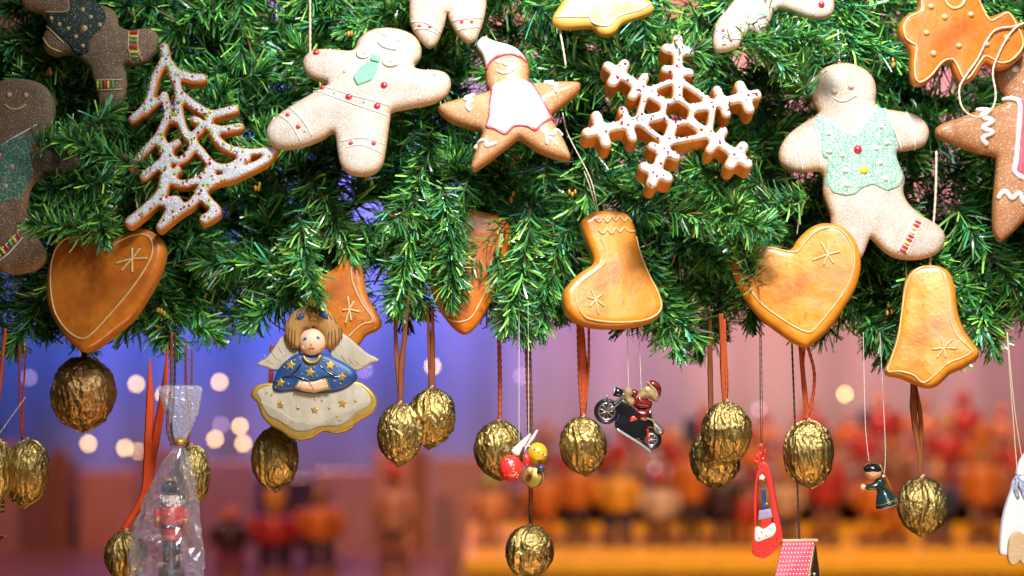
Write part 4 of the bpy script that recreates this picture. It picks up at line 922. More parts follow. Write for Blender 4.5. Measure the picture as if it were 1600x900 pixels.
b = MB(); b.tube([(*Q([(450, 380)])[0], 2), (*Q([(475, 430)])[0], 3), (*Q([(470, 500)])[0], 4)], [5, 7, 5], 14); b.build('body', M['wood_red'], r)
b = MB(); c4 = Q([(510, 548)])[0]; b.ball((c4[0], c4[1], 20), 5.2, 5.6, 5.2, 16, 10); b.build('cream_bead', M['cream'], r)
b = MB(); c5 = Q([(637, 530)])[0]; b.ball((c5[0], c5[1], 16), 6, 6.4, 6, 16, 10); b.build('navy_bead', M['navy'], r)
for pl, hh, yw in (([(288,325),(380,235),(515,118),(522,150),(450,270),(385,392),(320,372)], 6, 0), ([(420,330),(500,200),(590,78),(606,95),(560,190),(470,300),(440,360)], 2, 0)):
    w = Shape([Q(pl)], 3.4, 1.2, 0, lump=0, smooth=False); wo = solid(w, 'wing', M['wood_white'], r, 4, 4); wo.location.y = -hh * r.k
b = MB(); b.tube([(*Q([(395, 395)])[0], 8), (*Q([(440, 290)])[0], 8)], 2.2, 8); b.build('wing_peg', M['wood_dark'], r)
cordm(r, [(811, 690, 4), (811, 600, 0), (811, 470, -6)], .55, 'thread', 'nylon'); cordm(r, [(826, 678, 2), (826, 600, 0), (825, 470, -6)], .55, 'thread', 'nylon')

# ------------------------------------------------------------------ santa on a motorcycle
W = lambda p: Z(910, 585, 6.923, p)
r = Root('santa_motorcycle', 'tiny santa riding a black motorcycle, hanging on two threads', 'motorcycle ornament', 982, 650, -.006, 0, 0)
def wheel(c, Rw, hh, wd=8):
    cx, cy = W([c])[0]; Rw /= 6.923
    b = MB(); n = 40; b.tube([(cx + (Rw - 3.2) * math.cos(a / n * 2 * math.pi), cy + (Rw - 3.2) * math.sin(a / n * 2 * math.pi), hh) for a in range(n + 1)], 3.4, 10, cap=False); t = b.build('wheel', M['black'], r)
    b = MB(); b.tube([(cx + (Rw - 7.2) * math.cos(a / n * 2 * math.pi), cy + (Rw - 7.2) * math.sin(a / n * 2 * math.pi), hh + 1) for a in range(n + 1)], 1.1, 6, cap=False); b.build('rim', M['chrome'], r, t)
    b = MB()
    for i in range(9): a = i / 9 * 2 * math.pi; b.tube([(cx, cy, hh + 1.4), (cx + (Rw - 7.5) * math.cos(a), cy + (Rw - 7.5) * math.sin(a), hh + 1)], .55, 5)
    b.build('spokes', M['chrome'], r, t); b = MB(); b.ball((cx, cy, hh + 1.5), 1.9, 1.9, 2); b.build('hub', M['chrome'], r, t)
    b = MB(); b.ball((cx, cy, hh - 1.5), Rw - 8, Rw - 8, 1.0, 20, 6); b.build('brake_disc', M['wood_dark'], r, t)
wheel((262, 398), 138, 4); wheel((745, 705), 112, 0)
ch = Shape([W([(350,290),(440,250),(540,300),(620,360),(720,400),(760,480),(800,560),(830,620),(700,590),(640,700),(560,720),(460,660),(370,600),(350,520),(400,440),(370,340)])], 16, 5, 2, 8); solid(ch, 'frame', M['black'], r, 3, 4)
for pts, rr, m, hh in (([(260,225),(285,320),(265,398)], 1.3, 'chrome', 10), ([(445,205),(400,260),(345,312)], 1.5, 'chrome', 9), ([(455,225),(420,280),(300,395)], 1.1, 'chrome', 9), ([(372,592),(480,660),(600,735),(735,830)], 2.6, 'chrome', 8), ([(700,590),(705,680),(705,745)], 1.6, 'lips', 10), ([(690,470),(760,500),(780,600)], 1.4, 'fur', 12)):
    b = MB(); b.tube([(x, y, hh) for x, y in crom(W(pts), 5)], rr, 8); b.build('exhaust_pipe' if rr > 2 else 'fork_tube', M[m], r)
q = W([(385, 192)])[0]; lathe([(-7, 5), (-6, 7.5), (5, 6.5), (8, 3)], q, 'headlight', 'black', hz_=6, ax3=(.85, .25, -.1)); lathe([(-7.6, 5.6), (-7, 5.8)], q, 'headlight_glass', 'icing', hz_=6, ax3=(.85, .25, -.1))
fe = Shape([W([(745,490),(800,510),(860,560),(888,605),(870,650),(820,655),(770,610),(740,560)])], 18, 8, 2, 8); solid(fe, 'rear_fender', M['chrome'], r, 3, 4)
bl = Shape([W([(500,440),(560,420),(620,470),(625,500),(560,520),(500,535),(485,490)])], 22, 8, 1, 8); solid(bl, 'tank', M['wood_red'], r, 3, 4)
q = W([(730, 425)])[0]; b = MB(); b.ball((q[0], q[1], -2), 4, 7, 5); b.build('tail_light', M['chrome'], r)
# the rider belongs to the same cast figure
rd = Shape([W([(545,280),(600,200),(660,230),(720,280),(755,300),(735,370),(680,375),(600,370),(545,340)])], 24, 10, 3, 8); bo = solid(rd, 'rider', M['santa_red'], r, 3, 4)
lg = Shape([W([(560,380),(700,380),(720,440),(690,500),(620,490),(580,440)])], 26, 8, 2, 8); solid(lg, 'trousers', M['santa_red'], r, 3, 4, parent=bo)
for pl in ([(452,150),(520,145),(545,200),(520,250),(560,270),(555,330),(500,340),(450,270),(440,220)], [(600,440),(700,460),(710,490),(640,505)]):
    s2 = Shape([W(pl)], 28, 8, 3, 6, lump=2.2); solid(s2, 'fur_trim', M['fur'], r, 2.5, 4, parent=bo)
ar = Shape([W([(530,160),(610,185),(600,230),(540,250)])], 14, 6, 1, 6); solid(ar, 'sleeve', M['santa_red'], r, 3, 4, parent=bo)
hd = Shape([W([(640,160),(700,120),(750,140),(800,200),(810,290),(760,285),(720,265),(640,270),(560,265),(600,205)])], 26, 9, 2, 8, lump=1.5); solid(hd, 'beard', M['fur'], r, 2.5, 4, parent=bo)
q = W([(715, 160)])[0]; b = MB(); b.ball((q[0] - 2, q[1], 12), 5, 5, 4); b.build('face', M['skin'], r, bo)
ht = Shape([W([(700,80),(760,60),(820,90),(852,150),(840,240),(810,240),(795,190),(760,140),(715,110)])], 22, 8, 3, 6); solid(ht, 'hat', M['santa_red'], r, 3, 4, parent=bo)
b = MB(); b.tube([(x, y, 8) for x, y in crom(W([(705,85),(745,130),(785,180),(805,240)]), 5)], 2.6, 8); b.build('hat_fur', M['fur'], r, bo)
cordm(r, [(982, 610, 0), (981, 560, 0), (981, 480, -8)], .55, 'thread', 'nylon'); cordm(r, [(1002, 610, 0), (1000, 560, 0), (997, 480, -8)], .55, 'thread', 'nylon')

# ------------------------------------------------------------------ red fretwork pendant
X = lambda p: Z(1160, 680, 4.09, p)
r = Root('wooden_pendant', 'red fretwork wooden pendant with snowy house and bow on a silver chain', 'wooden pendant', 1195, 785, -.008, -18, 0, 4)
outer = crom(X([(112,172),(150,180),(180,260),(208,420),(236,570),(246,655),(200,735),(138,785),(80,772),(60,745),(66,660),(76,580),(72,440),(82,300),(97,215)]), 6, True)
holer = crom(X([(120,238),(98,290),(92,360),(90,450),(88,560),(90,640),(150,640),(196,600),(188,520),(176,420),(160,330),(146,262)]), 6, True)
sh = Shape([outer, holer], 9, 1.2, 0, lump=0, smooth=False); solid(sh, 'frame', M['wood_red'], r, 4, 3)
sn = Shape([X([(84,590),(110,590),(130,600),(160,580),(196,556),(210,600),(190,640),(150,660),(100,682),(80,665)])], 7, 1, 0, lump=0); so = solid(sn, 'snow', M['wood_white'], r, 4, 3); so.location.y -= 2.2 * r.k
hs = Shape([X([(112,540),(178,520),(182,560),(150,590),(118,592)])], 6, 1, 0, lump=0, smooth=False); solid(hs, 'house', M['wood_red'], r, 3, 3)
rf = Shape([X([(104,482),(175,468),(190,522),(100,545)])], 8, 1, 0, lump=0, smooth=False); solid(rf, 'house_roof', M['lilac'], r, 3, 3)
tw = Shape([X([(122,350),(140,340),(146,470),(122,475)])], 6, 1, 0, lump=0, smooth=False); solid(tw, 'tower', M['angel_blue'], r, 3, 3)
for (x, y, s, m) in ((122,270,28,'wood_white'), (150,440,14,'gold_paint')):
    stp = Shape([star_pts(X([(x, y)])[0], s / 4.09, .1)], 6, .8, 0, lump=0, smooth=False); solid(stp, 'star', M[m], r, 3, 3)
for (x, y) in ((75,742),(104,745),(133,742),(160,730),(190,700),(216,658),(102,218),(116,200),(130,198),(108,655),(125,615),(175,595),(152,640)):
    patch(sh if (x, y)[1] > 660 or y < 230 else sn, star_pts(X([(x, y)])[0], 3.2, 0), 'cut_star', M['black'], r, .6 if y > 660 or y < 230 else 3.0, step=3, smooth=False, edge=.6)
for pl in ([(112,172),(80,185),(74,150),(82,120),(108,128),(116,158)], [(118,165),(128,120),(140,85),(148,100),(146,140),(130,165)], [(106,130),(100,70),(116,50),(128,70),(120,130)]):
    o_ = crom(X(pl), 5, True); cc = o_.mean(0); sh2 = Shape([o_, cc + (o_ - cc) * .45], 8, 1, 0, lump=0, smooth=False); solid(sh2, 'bow', M['wood_red'], r, 3, 3)
cordm(r, [(1188, 694, 0), (1187, 640, 0), (1185, 500, -8)], .8, 'chain', 'silver'); cordm(r, [(1190, 694, 0), (1190, 640, 0), (1187, 500, -8)], .6, 'chain', 'silver')

# ------------------------------------------------------------------ little house with dotted roof
r = Root('wooden_bird_house', 'small wooden house with red roof of white dots on a black cord', 'bird house ornament', 1245, 880, -.004, 0, 0)
def slab(a, b_, c, d, t, nm, m, parent=None):
    A_, B_, C_, D_ = map(Vector, (a, b_, c, d)); n = (B_ - A_).cross(D_ - A_).normalized() * t
    mb = MB(); mb.add([tuple(q) for q in (A_, B_, C_, D_, A_ + n, B_ + n, C_ + n, D_ + n)], [(0, 1, 2, 3), (7, 6, 5, 4), (0, 4, 5, 1), (1, 5, 6, 2), (2, 6, 7, 3), (3, 7, 4, 0)])
    o = mb.build(nm, M[m], r, parent, smooth=False); bv = o.modifiers.new('bevel', 'BEVEL'); bv.width = .0003; bv.segments = 2; return o
dz_ = 3.4
ro = slab((1221, 847, 8), (1272, 847, 2), (1252, 915, 34), (1200, 915, 44), 3, 'roof', 'pinkred')
b = MB()
for i in range(10):
    for j in range(11):
        u, v = (i + .5) / 10, (j + .4) / 11
        p = np.array((1221, 847, 8.)) * (1 - u) * (1 - v) + np.array((1272, 847, 2.)) * u * (1 - v) + np.array((1252, 915, 34.)) * u * v + np.array((1200, 915, 44.)) * (1 - u) * v
        b.ball((p[0], p[1] - .6, p[2] + dz_), 1.25, 1.25, .9, 8, 5)
b.build('roof_dots', M['icing'], r, ro)
slab((1221, 846, 0), (1273, 846, -6), (1290, 915, -36), (1238, 915, -30), 3, 'roof', 'wood_raw')
b = MB(); b.tube([(1221, 845, 5), (1277, 845, -2)], 3.2, 10); b.build('ridge', M['wood_raw'], r)
slab((1274, 850, 1), (1286, 912, -30), (1258, 912, 30), (1272, 850, 2), 2, 'gable', 'wood_dark')
for q in ((1262, 893, 22), (1270, 895, 14)): b = MB(); b.ball(q, 3, 3, 3); b.build('bead', M['chrome'], r)
b = MB(); b.tube([(1271, 849, 4), (1255, 914, 37)], 1.4, 6); b.build('roof_trim', M['wood_raw'], r)
cordm(r, [(1249, 842, 0), (1246, 760, 0), (1242, 650, -2), (1238, 530, -6)], 1.5, 'cord', 'black_cord')

# ------------------------------------------------------------------ tiny carol singer
Y = lambda p: Z(1320, 700, 8.18, p)
r = Root('carol_singer', 'tiny wooden carol singer in dark green with black cap on two threads', 'figurine ornament', 1375, 760, -.006)
ax = np.array(Y([(545, 760)])[0]) - np.array(Y([(395, 330)])[0]); axn = ax / np.linalg.norm(ax); top = Y([(430, 400)])[0]
def along(t): return (top[0] + axn[0] * t, top[1] + axn[1] * t)
o = lathe([(-2, 3), (0, 6.5), (4, 9), (9, 9.5), (14, 8.6), (18, 8.2), (22, 10.5), (28, 13.5), (34, 16), (40, 18), (42.5, 18.6), (43, 17)], top, 'dress', 'darkgreen', axis=tuple(axn), n=32)
lathe([(0, 17.55), (.8, 17.75)], along(36.5), 'hem_line', 'gold_paint', axis=tuple(axn), n=32, parent=o); lathe([(0, 17), (1.6, 16.5)], along(43), 'base', 'wood_white', axis=tuple(axn), n=32, parent=o)
c = Y([(362, 300)])[0]; b = MB(); b.ball((c[0], c[1], 0), 13.5, 13, 13.5, 28, 18); ho = b.build('head', M['skin'], r)
c = Y([(352, 258)])[0]; b = MB(); b.ball((c[0] + .5, c[1] + 1.5, 0), 14.6, 9.6, 14.4, 28, 16, .12); b.build('hair', M['black'], r)
b = MB(); b.ball((Y([(262, 330)])[0][0] + 3, Y([(262, 330)])[0][1] + 2, 9), 1.1, 1.3, 1); b.build('eye', M['black'], r, ho)
for sx in (6, -6): 
    b = MB(); b.tube([(*Y([(450, 440)])[0], sx), (*Y([(370, 490)])[0], sx * 1.1), (*Y([(270, 500)])[0], sx)], [4.5, 4.6, 3.6], 12); b.build('arm', M['darkgreen'], r)
b = MB(); b.ball((*Y([(235, 505)])[0], 0), 5, 5.6, 6); b.build('hands', M['skin'], r)
b = MB(); b.tube([(*Y([(440, 205)])[0], 4), (*Y([(520, 370)])[0], 4), (*Y([(600, 535)])[0], 3)], .9, 6); b.build('stick', M['gold_paint'], r)
b = MB(); b.ball((*Y([(485, 355)])[0], 6), 2.2, 2.2, 2.2); b.build('bead', M['icing'], r)
cordm(r, [(1358, 722, 0), (1352, 660, 0), (1350, 520, -6)], .5, 'thread', 'nylon'); cordm(r, [(1381, 742, 4), (1383, 690, 0), (1376, 520, -6)], .5, 'thread', 'nylon')

# ------------------------------------------------------------------ white wooden goose at the right edge
r = Root('wooden_goose', 'white wooden goose with a blue neck bow cut by the right edge', 'wooden goose', 1595, 780, -.006, 0, 4)
Gz = lambda p: Z(1530, 560, 2.643, p)
gb = Shape([Gz([(152,492),(128,550),(100,630),(84,710),(78,795),(90,812),(130,815),(220,818),(270,812),(300,740),(290,620),(265,540),(232,492)])], 18, 5, 3, 18); solid(gb, 'body', M['wood_white'], r, 5, 5)
gh = Shape([Gz([(156,488),(162,440),(182,400),(215,375),(255,385),(272,420),(262,455),(236,492)])], 16, 6, 2, 12); solid(gh, 'head', M['wood_white'], r, 4, 5)
bk = Shape([Gz([(268,405),(310,420),(322,436),(300,446),(266,440)])], 10, 4, 1, 8); solid(bk, 'beak', M['wood_yellow'], r, 4, 5)
wg = Shape([Gz([(185,560),(225,570),(250,640),(255,740),(215,780),(185,700)])], 26, 3, 1, 8); solid(wg, 'wing', M['wood_white'], r, 5, 5)
b = MB(); b.tube([(*q, h) for q, h in zip([tuple(z) for z in crom(Gz([(150,492),(170,512),(205,520),(240,505)]), 4)], [8] * 13)], 4.5, 8); b.build('neck_bow', M['blue_cloth'], r)
ribbon(r, [(1591, 752, 12), (1598, 770, 13), (1604, 790, 12)], [9, 11, 8], 'bow_tail', 'blue_cloth'); ribbon(r, [(1589, 748, 12), (1584, 760, 13), (1588, 778, 12)], [6, 8, 5], 'bow_tail', 'blue_cloth')
for dx in (0, 48):
    ft = Shape([[(q[0] + dx / 2.643, q[1]) for q in Gz([(104,790),(112,740),(138,708),(165,720),(175,770),(165,800),(150,835),(120,850),(105,825)])]], 12, 3, 0, 8); fo = solid(ft, 'foot', M['wood_raw'], r, 4, 5); fo.location.y -= 13 * r.k
cordm(r, [(1589, 745, 6), (1584, 640, 2), (1579, 520, -4)], .8, 'thread', 'cord'); cordm(r, [(1598, 720, 2), (1588, 640, 0), (1580, 520, -4)], .7, 'thread', 'cord')

# bits cut by the left edge
r = Root('red_star_ornament', 'tip of a red wooden star at the left edge below the walnuts', 'star ornament', -22, 846, -.004)
sh = Shape([star_pts((-22, 846), 34, 1.35, .5)], 8, 1.5, 0, lump=0, smooth=False); solid(sh, 'star', M['santa_red'], r, 5, 3)
cordm(r, [(-22, 812, 0), (-22, 500, -6)], .7, 'thread', 'nylon')
r = Root('striped_peg', 'small dark peg with cream stripes behind the leftmost walnut', 'peg ornament', -2, 786, .006)
lathe([(0, 7), (1, 9), (26, 9), (27, 7)], (-2, 774), 'peg', 'wood_dark')
for y in (780, 787, 794): lathe([(0, 9.5), (1.6, 9.5)], (-2, y), 'stripe', 'cream')
cordm(r, [(-2, 774, 0), (-4, 500, -6)], .7, 'thread', 'nylon')

# ------------------------------------------------------------------ the fir garland
def needle_mat():
    m = mat('fir_needles', (.1, .2, .1), rough=.27, attr='col', spec=.8)
    b = m.node_tree.nodes['Principled BSDF']; b.inputs['Sheen Weight'].default_value = .05
    return m
M['needle'] = needle_mat()
M['stem'] = mat('brown_wire_stem', (.06, .04, .015), (.10, .07, .02), 300, .7, bump=.5)
M['bud'] = mat('golden_bud', (.65, .32, .03), None, rough=.5)
PAL = np.array([(.010, .055, .014), (.018, .095, .022), (.035, .15, .030), (.070, .23, .040), (.020, .115, .065), (.035, .19, .12), (.15, .33, .055), (.10, .25, .13), (.09, .05, .015)])
PW = np.array([.22, .22, .19, .14, .05, .04, .09, .03, .02])

def needles(L, n, seed, seg=3, nl=(30, 58), w=(2.0, 4.0)):
    """ribbon needles set round a stem that runs along +Z for L px; returns verts (n,2*(seg+1),3), colours, stem path"""
    g = np.random.default_rng(seed)
    bend = g.uniform(-.25, .25, 2)
    def path(t): return np.stack([bend[0] * L * t ** 2, bend[1] * L * t ** 2, L * t], -1)
    t = np.concatenate([g.uniform(0, 1, int(n * .86)), g.uniform(.93, 1, n - int(n * .86))]); base = path(t)
    ang = g.uniform(0, 2 * math.pi, n); lean = np.radians(g.uniform(25, 85, n)) * np.where(t > .93, g.uniform(.1, .9, n), 1)
    ln = g.uniform(nl[0], nl[1], n) * (1 - .25 * np.clip((t - .8) / .2, 0, 1)); wd = g.uniform(w[0], w[1], n)
    rad = np.stack([np.cos(ang), np.sin(ang), np.zeros(n)], -1); ax = np.array([2 * bend[0], 2 * bend[1], 1.]); ax /= np.linalg.norm(ax)
    d0 = rad * np.sin(lean)[:, None] + ax * np.cos(lean)[:, None]; d0 /= np.linalg.norm(d0, axis=1)[:, None]
    rv = g.normal(size=(n, 3)); side = np.cross(d0, rv); side /= np.linalg.norm(side, axis=1)[:, None]; nor = np.cross(side, d0)
    curl = g.normal(0, .42, n); curl2 = g.normal(0, .2, n)
    tw = g.normal(0, .5, n)
    V = np.zeros((n, 2 * (seg + 1), 3)); p = base.copy(); d = d0.copy(); st = (ln / seg)[:, None]
    for k in range(seg + 1):
        a = tw * k / seg; sd = side * np.cos(a)[:, None] + nor * np.sin(a)[:, None]
        hw = (wd / 2 * (1 if k < seg else .78))[:, None]
        V[:, 2 * k] = p - sd * hw; V[:, 2 * k + 1] = p + sd * hw
        p = p + d * st; d = d + nor * (curl / seg * 1.6)[:, None] + side * (curl2 / seg)[:, None]; d /= np.linalg.norm(d, axis=1)[:, None]
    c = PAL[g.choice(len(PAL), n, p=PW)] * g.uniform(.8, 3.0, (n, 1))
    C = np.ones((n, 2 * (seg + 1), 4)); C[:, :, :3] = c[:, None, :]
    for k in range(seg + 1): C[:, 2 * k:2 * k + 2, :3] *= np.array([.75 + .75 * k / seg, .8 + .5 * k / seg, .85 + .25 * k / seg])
    return V, C, path(np.linspace(0, 1, 7))

def ribbon_faces(n, seg, off=0):
    b = (np.arange(n) * 2 * (seg + 1))[:, None] + off; f = []
    for k in range(seg): f.append(np.concatenate([b + 2 * k, b + 2 * k + 1, b + 2 * k + 3, b + 2 * k + 2], 1))
    return np.stack(f, 1).reshape(-1, 4)

def fast_mesh(name, V, F, C, m):
    me = bpy.data.meshes.new(name); nv, nf = len(V), len(F)
    me.vertices.add(nv); me.vertices.foreach_set('co', V.astype(np.float32).ravel())
    me.loops.add(nf * 4); me.loops.foreach_set('vertex_index', F.astype(np.int32).ravel())
    me.polygons.add(nf); me.polygons.foreach_set('loop_start', np.arange(nf, dtype=np.int32) * 4); me.polygons.foreach_set('loop_total', np.full(nf, 4, dtype=np.int32))
    me.update(calc_edges=True); me.materials.append(m)
    a = me.attributes.new('col', 'FLOAT_COLOR', 'POINT'); a.data.foreach_set('color', C.astype(np.float32).ravel())
    me.polygons.foreach_set('use_smooth', np.ones(nf, bool)); me.update(); return me

VAR = []
for i in range(14):
    L = (150, 175, 200, 230)[i % 4]; V, C, path = needles(L, int(L * 2.05), 100 + i)
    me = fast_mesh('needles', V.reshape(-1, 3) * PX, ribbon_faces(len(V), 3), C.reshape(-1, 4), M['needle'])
    b = MB(); b.tube([tuple(p) for p in path], [2.4 * (1 - .5 * k / 6) for k in range(7)], 6)
    sm = make_mesh('stem', [tuple(c * PX for c in v) for v in b.v], b.f, M['stem'], recalc=True)
    VAR.append((L, me, sm))

gar = bpy.data.objects.new('fir_garland', None); COL.objects.link(gar); gar.location = P(800, 150, .06)
tag(gar, 'thick green artificial fir garland from which all the ornaments hang', 'garland')
GI = gar.location.copy(); nbr = 0
def branch(tip, ang, toward, var=None, scale=1.0, roll=None):
    """tip=(px,py,depth m); ang = screen direction in degrees (0 right, 90 down); toward = degrees out of the picture"""
    global nbr
    L, me, sm = VAR[(var if var is not None else rng.randrange(len(VAR))) % len(VAR)]
    a, t = R(ang), R(toward); d = Vector((math.cos(a) * math.cos(t), -math.sin(t), -math.sin(a) * math.cos(t)))
    q = d.to_track_quat('Z', 'Y') @ Quaternion((0, 0, 1), roll if roll is not None else rng.uniform(0, 6.28))
    start = P(*tip) - d * (L + 26) * PX * scale
    o = bpy.data.objects.new('branch', me); COL.objects.link(o); o.parent = gar; o.location = start - GI
    o.rotation_mode = 'QUATERNION'; o.rotation_quaternion = q; o.scale = (scale,) * 3
    s = bpy.data.objects.new('stem', sm); COL.objects.link(s); s.parent = o
    nbr += 1

# sprays in front of the ornaments (px, py of the tip, depth, direction, out of picture)
for a in [(186, 384, -.030, 62, 10, 0), (185, 190, -.030, -18, 20, 1), (40, 330, -.035, 195, 18, 4), (190, 300, -.03, 5, 20, 8), (90, 215, -.03, 200, 12, 5),
          (1222, 372, -.034, 15, 14, 2), (1105, 352, -.034, 165, 20, 6), (1168, 366, -.036, 60, 24, 0), (1060, 262, -.026, 190, 10, 4), (1130, 300, -.03, 250, 12, 9),
          (1235, 20, -.034, -20, 16, 3), (1215, 130, -.032, 60, 16, 1), (1290, 110, -.020, 40, 12, 5), (1180, -10, -.03, 240, 10, 2),
          (720, 460, -.020, 80, 14, 10), (660, 470, -.016, 110, 14, 11), (555, 400, -.004, 60, 22, 0), (470, 480, -.020, 88, 10, 4), (900, 20, .004, 110, 10, 5), (640, 390, .0, 100, 16, 6)]:
    branch(a[:3], a[3], a[4], a[5], .8 if a[2] < -.015 else .9)
for a in [(628, 500, -.006, 96, 10, 3), (604, 486, .006, 125, 8, 2), (660, 496, .004, 70, 8, 1), (822, 528, -.006, 92, 8, 2), (800, 512, .006, 120, 8, 5), (846, 530, .006, 62, 8, 8), (1388, 520, .0, 100, 8, 6), (745, 455, .002, 62, 12, 9)]:
    branch(a[:3], a[3], a[4], a[5], .9)
# tips along the lower edge
prof = [(-30, 560), (0, 555), (60, 552), (130, 535), (200, 560), (260, 558), (330, 560), (400, 540), (440, 500), (480, 490), (560, 440), (600, 500), (640, 505), (690, 495), (740, 480), (800, 520), (850, 540), (880, 500), (940, 500), (1000, 555), (1060, 575), (1090, 565), (1130, 540), (1180, 500), (1250, 540), (1320, 558), (1360, 572), (1400, 550), (1450, 555), (1500, 540), (1560, 560), (1600, 550), (1640, 550)]
px_, py_ = zip(*prof)
x = -20
while x < 1630:
    y = np.interp(x, px_, py_)
    if abs(x - 560) > 26 and abs(x-1185) > 20: branch((x, y - rng.uniform(-4, 16), rng.uniform(.018, .06)), 90 + rng.uniform(-48, 48), rng.uniform(-5, 22))
    x += rng.uniform(30, 46)
# the visible face of the garland
g2 = random.Random(21)
cells = [(cx, cy) for cy in (40, 150, 260, 370) for cx in range(20, 1600, 125)]
for (cx, cy) in cells:
    if nbr >= 99: break
    x, y = cx + g2.uniform(-50, 50), cy + g2.uniform(-45, 45)
    if 540 < x < 620 and 230 < y < 380: continue
    an = g2.choice([20, 60, 100, 140, 170, 200, 230, -20]) + g2.uniform(-25, 25)
    if y - math.sin(R(an)) * 200 > np.interp(min(max(x - math.cos(R(an)) * 200, 0), 1600), px_, py_) - 50: an = 90 + g2.uniform(-40, 40)
    branch((x, y, g2.uniform(.022, .040)), an, g2.uniform(15, 42))
# everything behind them that reads as one dark mass
g3 = np.random.default_rng(5); VV, CC, FF = [], [], []; off = 0
def mass_branch(tip, ang, toward, L, n):
    global off
    V, C, path = needles(L, n, int(g3.integers(1 << 30)), seg=2)
    a, t = R(ang), R(toward); d = Vector((math.cos(a) * math.cos(t), -math.sin(t), -math.sin(a) * math.cos(t)))
    q = (d.to_track_quat('Z', 'Y') @ Quaternion((0, 0, 1), float(g3.uniform(0, 6.28)))).to_matrix()
    start = P(*tip) - d * L * PX
    W_ = V.reshape(-1, 3) @ np.array(q).T * PX + np.array(start - GI)
    VV.append(W_); CC.append(C.reshape(-1, 4)); FF.append(ribbon_faces(len(V), 2, off)); off += len(W_)
def safe_ang(x, y, L):
    for _ in range(30):
        a = g3.uniform(0, 360); sx, sy = x - math.cos(R(a)) * L, y - math.sin(R(a)) * L
        if sy < np.interp(sx, px_, py_) - 45: return a
    return 90
for i in range(420):
    x = g3.uniform(-80, 1680); ymax = np.interp(x, px_, py_) - 45; y = g3.uniform(-60, ymax)
    if 548 < x < 600 and 225 < y < 400 and g3.random() < .9: continue
    if 665 < x < 720 and 270 < y < 360 and g3.random() < .7: continue
    if y < 70 and (x < 70 or 820 < x < 900 or 1040 < x < 1090) and g3.random() < .7: continue
    L_ = g3.uniform(150, 220); mass_branch((x, y, g3.uniform(.045, .17)), safe_ang(x, y, L_), g3.uniform(-10, 45), L_, 250)
for i in range(60):     # denser towards the dark top left
    x, y = g3.uniform(60, 620), g3.uniform(-30, 300)
    if x > 535 and y > 220: continue
    L_ = g3.uniform(150, 210); mass_branch((x, y, g3.uniform(.07, .15)), safe_ang(x, y, L_), g3.uniform(-10, 35), L_, 260)
for i in range(70):     # more of the near layer
    x = g3.uniform(-60, 1660); ymax = np.interp(x, px_, py_) - 60; y = g3.uniform(-40, ymax)
    if 540 < x < 620 and 230 < y < 400: continue
    L_ = g3.uniform(130, 190); mass_branch((x, y, g3.uniform(.026, .05)), safe_ang(x, y, L_), g3.uniform(10, 40), L_, 260)
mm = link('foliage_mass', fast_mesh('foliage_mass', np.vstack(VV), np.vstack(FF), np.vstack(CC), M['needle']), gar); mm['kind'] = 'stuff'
# golden buds among the needles
b = []
for i in range(26):
    x = g3.uniform(40, 1560); y = g3.uniform(30, float(np.interp(x, px_, py_)) - 50); mb = MB(); c = P(x, y, g3.uniform(.018, .03)) - GI
    for k in range(3): q = c + Vector(g3.uniform(-.003, .003, 3)); mb.ball(tuple(q), .0011, .0011, .002, 6, 5)
    me = make_mesh('bud', mb.v, mb.f, M['bud'], recalc=True); link('bud', me, gar)

# ------------------------------------------------------------------ setting: ground, canvas and the far stall
def structure(name, v, f, m, smooth=False):
    o = link(name, make_mesh(name, v, f, m, smooth)); o['kind'] = 'structure'; return o
M['ground'] = mat('cobbles', (.09, .08, .075), (.05, .045, .045), 3, .7, bump=.5, bscale=20, dist=.01)
structure('ground', [(-60, -60, 0), (60, -60, 0), (60, 60, 0), (-60, 60, 0)], [(0, 1, 2, 3)], M['ground'])
M['canvas'] = mat('canvas', (.70, .68, .72), (.60, .56, .60), 1.5, .8, bump=.3, bscale=40, dist=.003)
n = 80; v = []; f = []
for i in range(n + 1):
    x = -4 + 8 * i / n; y = 6 + .03 * math.sin(i * .9) + .02 * math.sin(i * 2.3)
    v += [(x, y, 0), (x, y, 4.2)]
for i in range(n): f.append((2 * i, 2 * i + 2, 2 * i + 3, 2 * i + 1))
cw = link('canvas_wall', make_mesh('canvas_wall', v, f, M['canvas'])); so_ = cw.modifiers.new('t', 'SOLIDIFY'); so_.thickness = .01
tag(cw, 'pale canvas wall washed in blue, violet and pink light behind everything', 'canvas wall')

def wmat(name, c, rough=.4): return mat(name, c, tuple(x * .8 for x in c), 20, rough, bump=.1, coat=.2)
BG = {k: wmat('paint_' + k, c) for k, c in dict(orange=(.50, .14, .02), yellow=(.62, .28, .03), red=(.36, .03, .025), dark=(.04, .02, .03), navy=(.03, .04, .12), brown=(.20, .08, .05),
      cream=(.45, .28, .18), mauve=(.36, .17, .12), peach=(.50, .20, .09), green=(.20, .28, .04), skin=(.42, .20, .11), white=(.50, .36, .30)).items()}

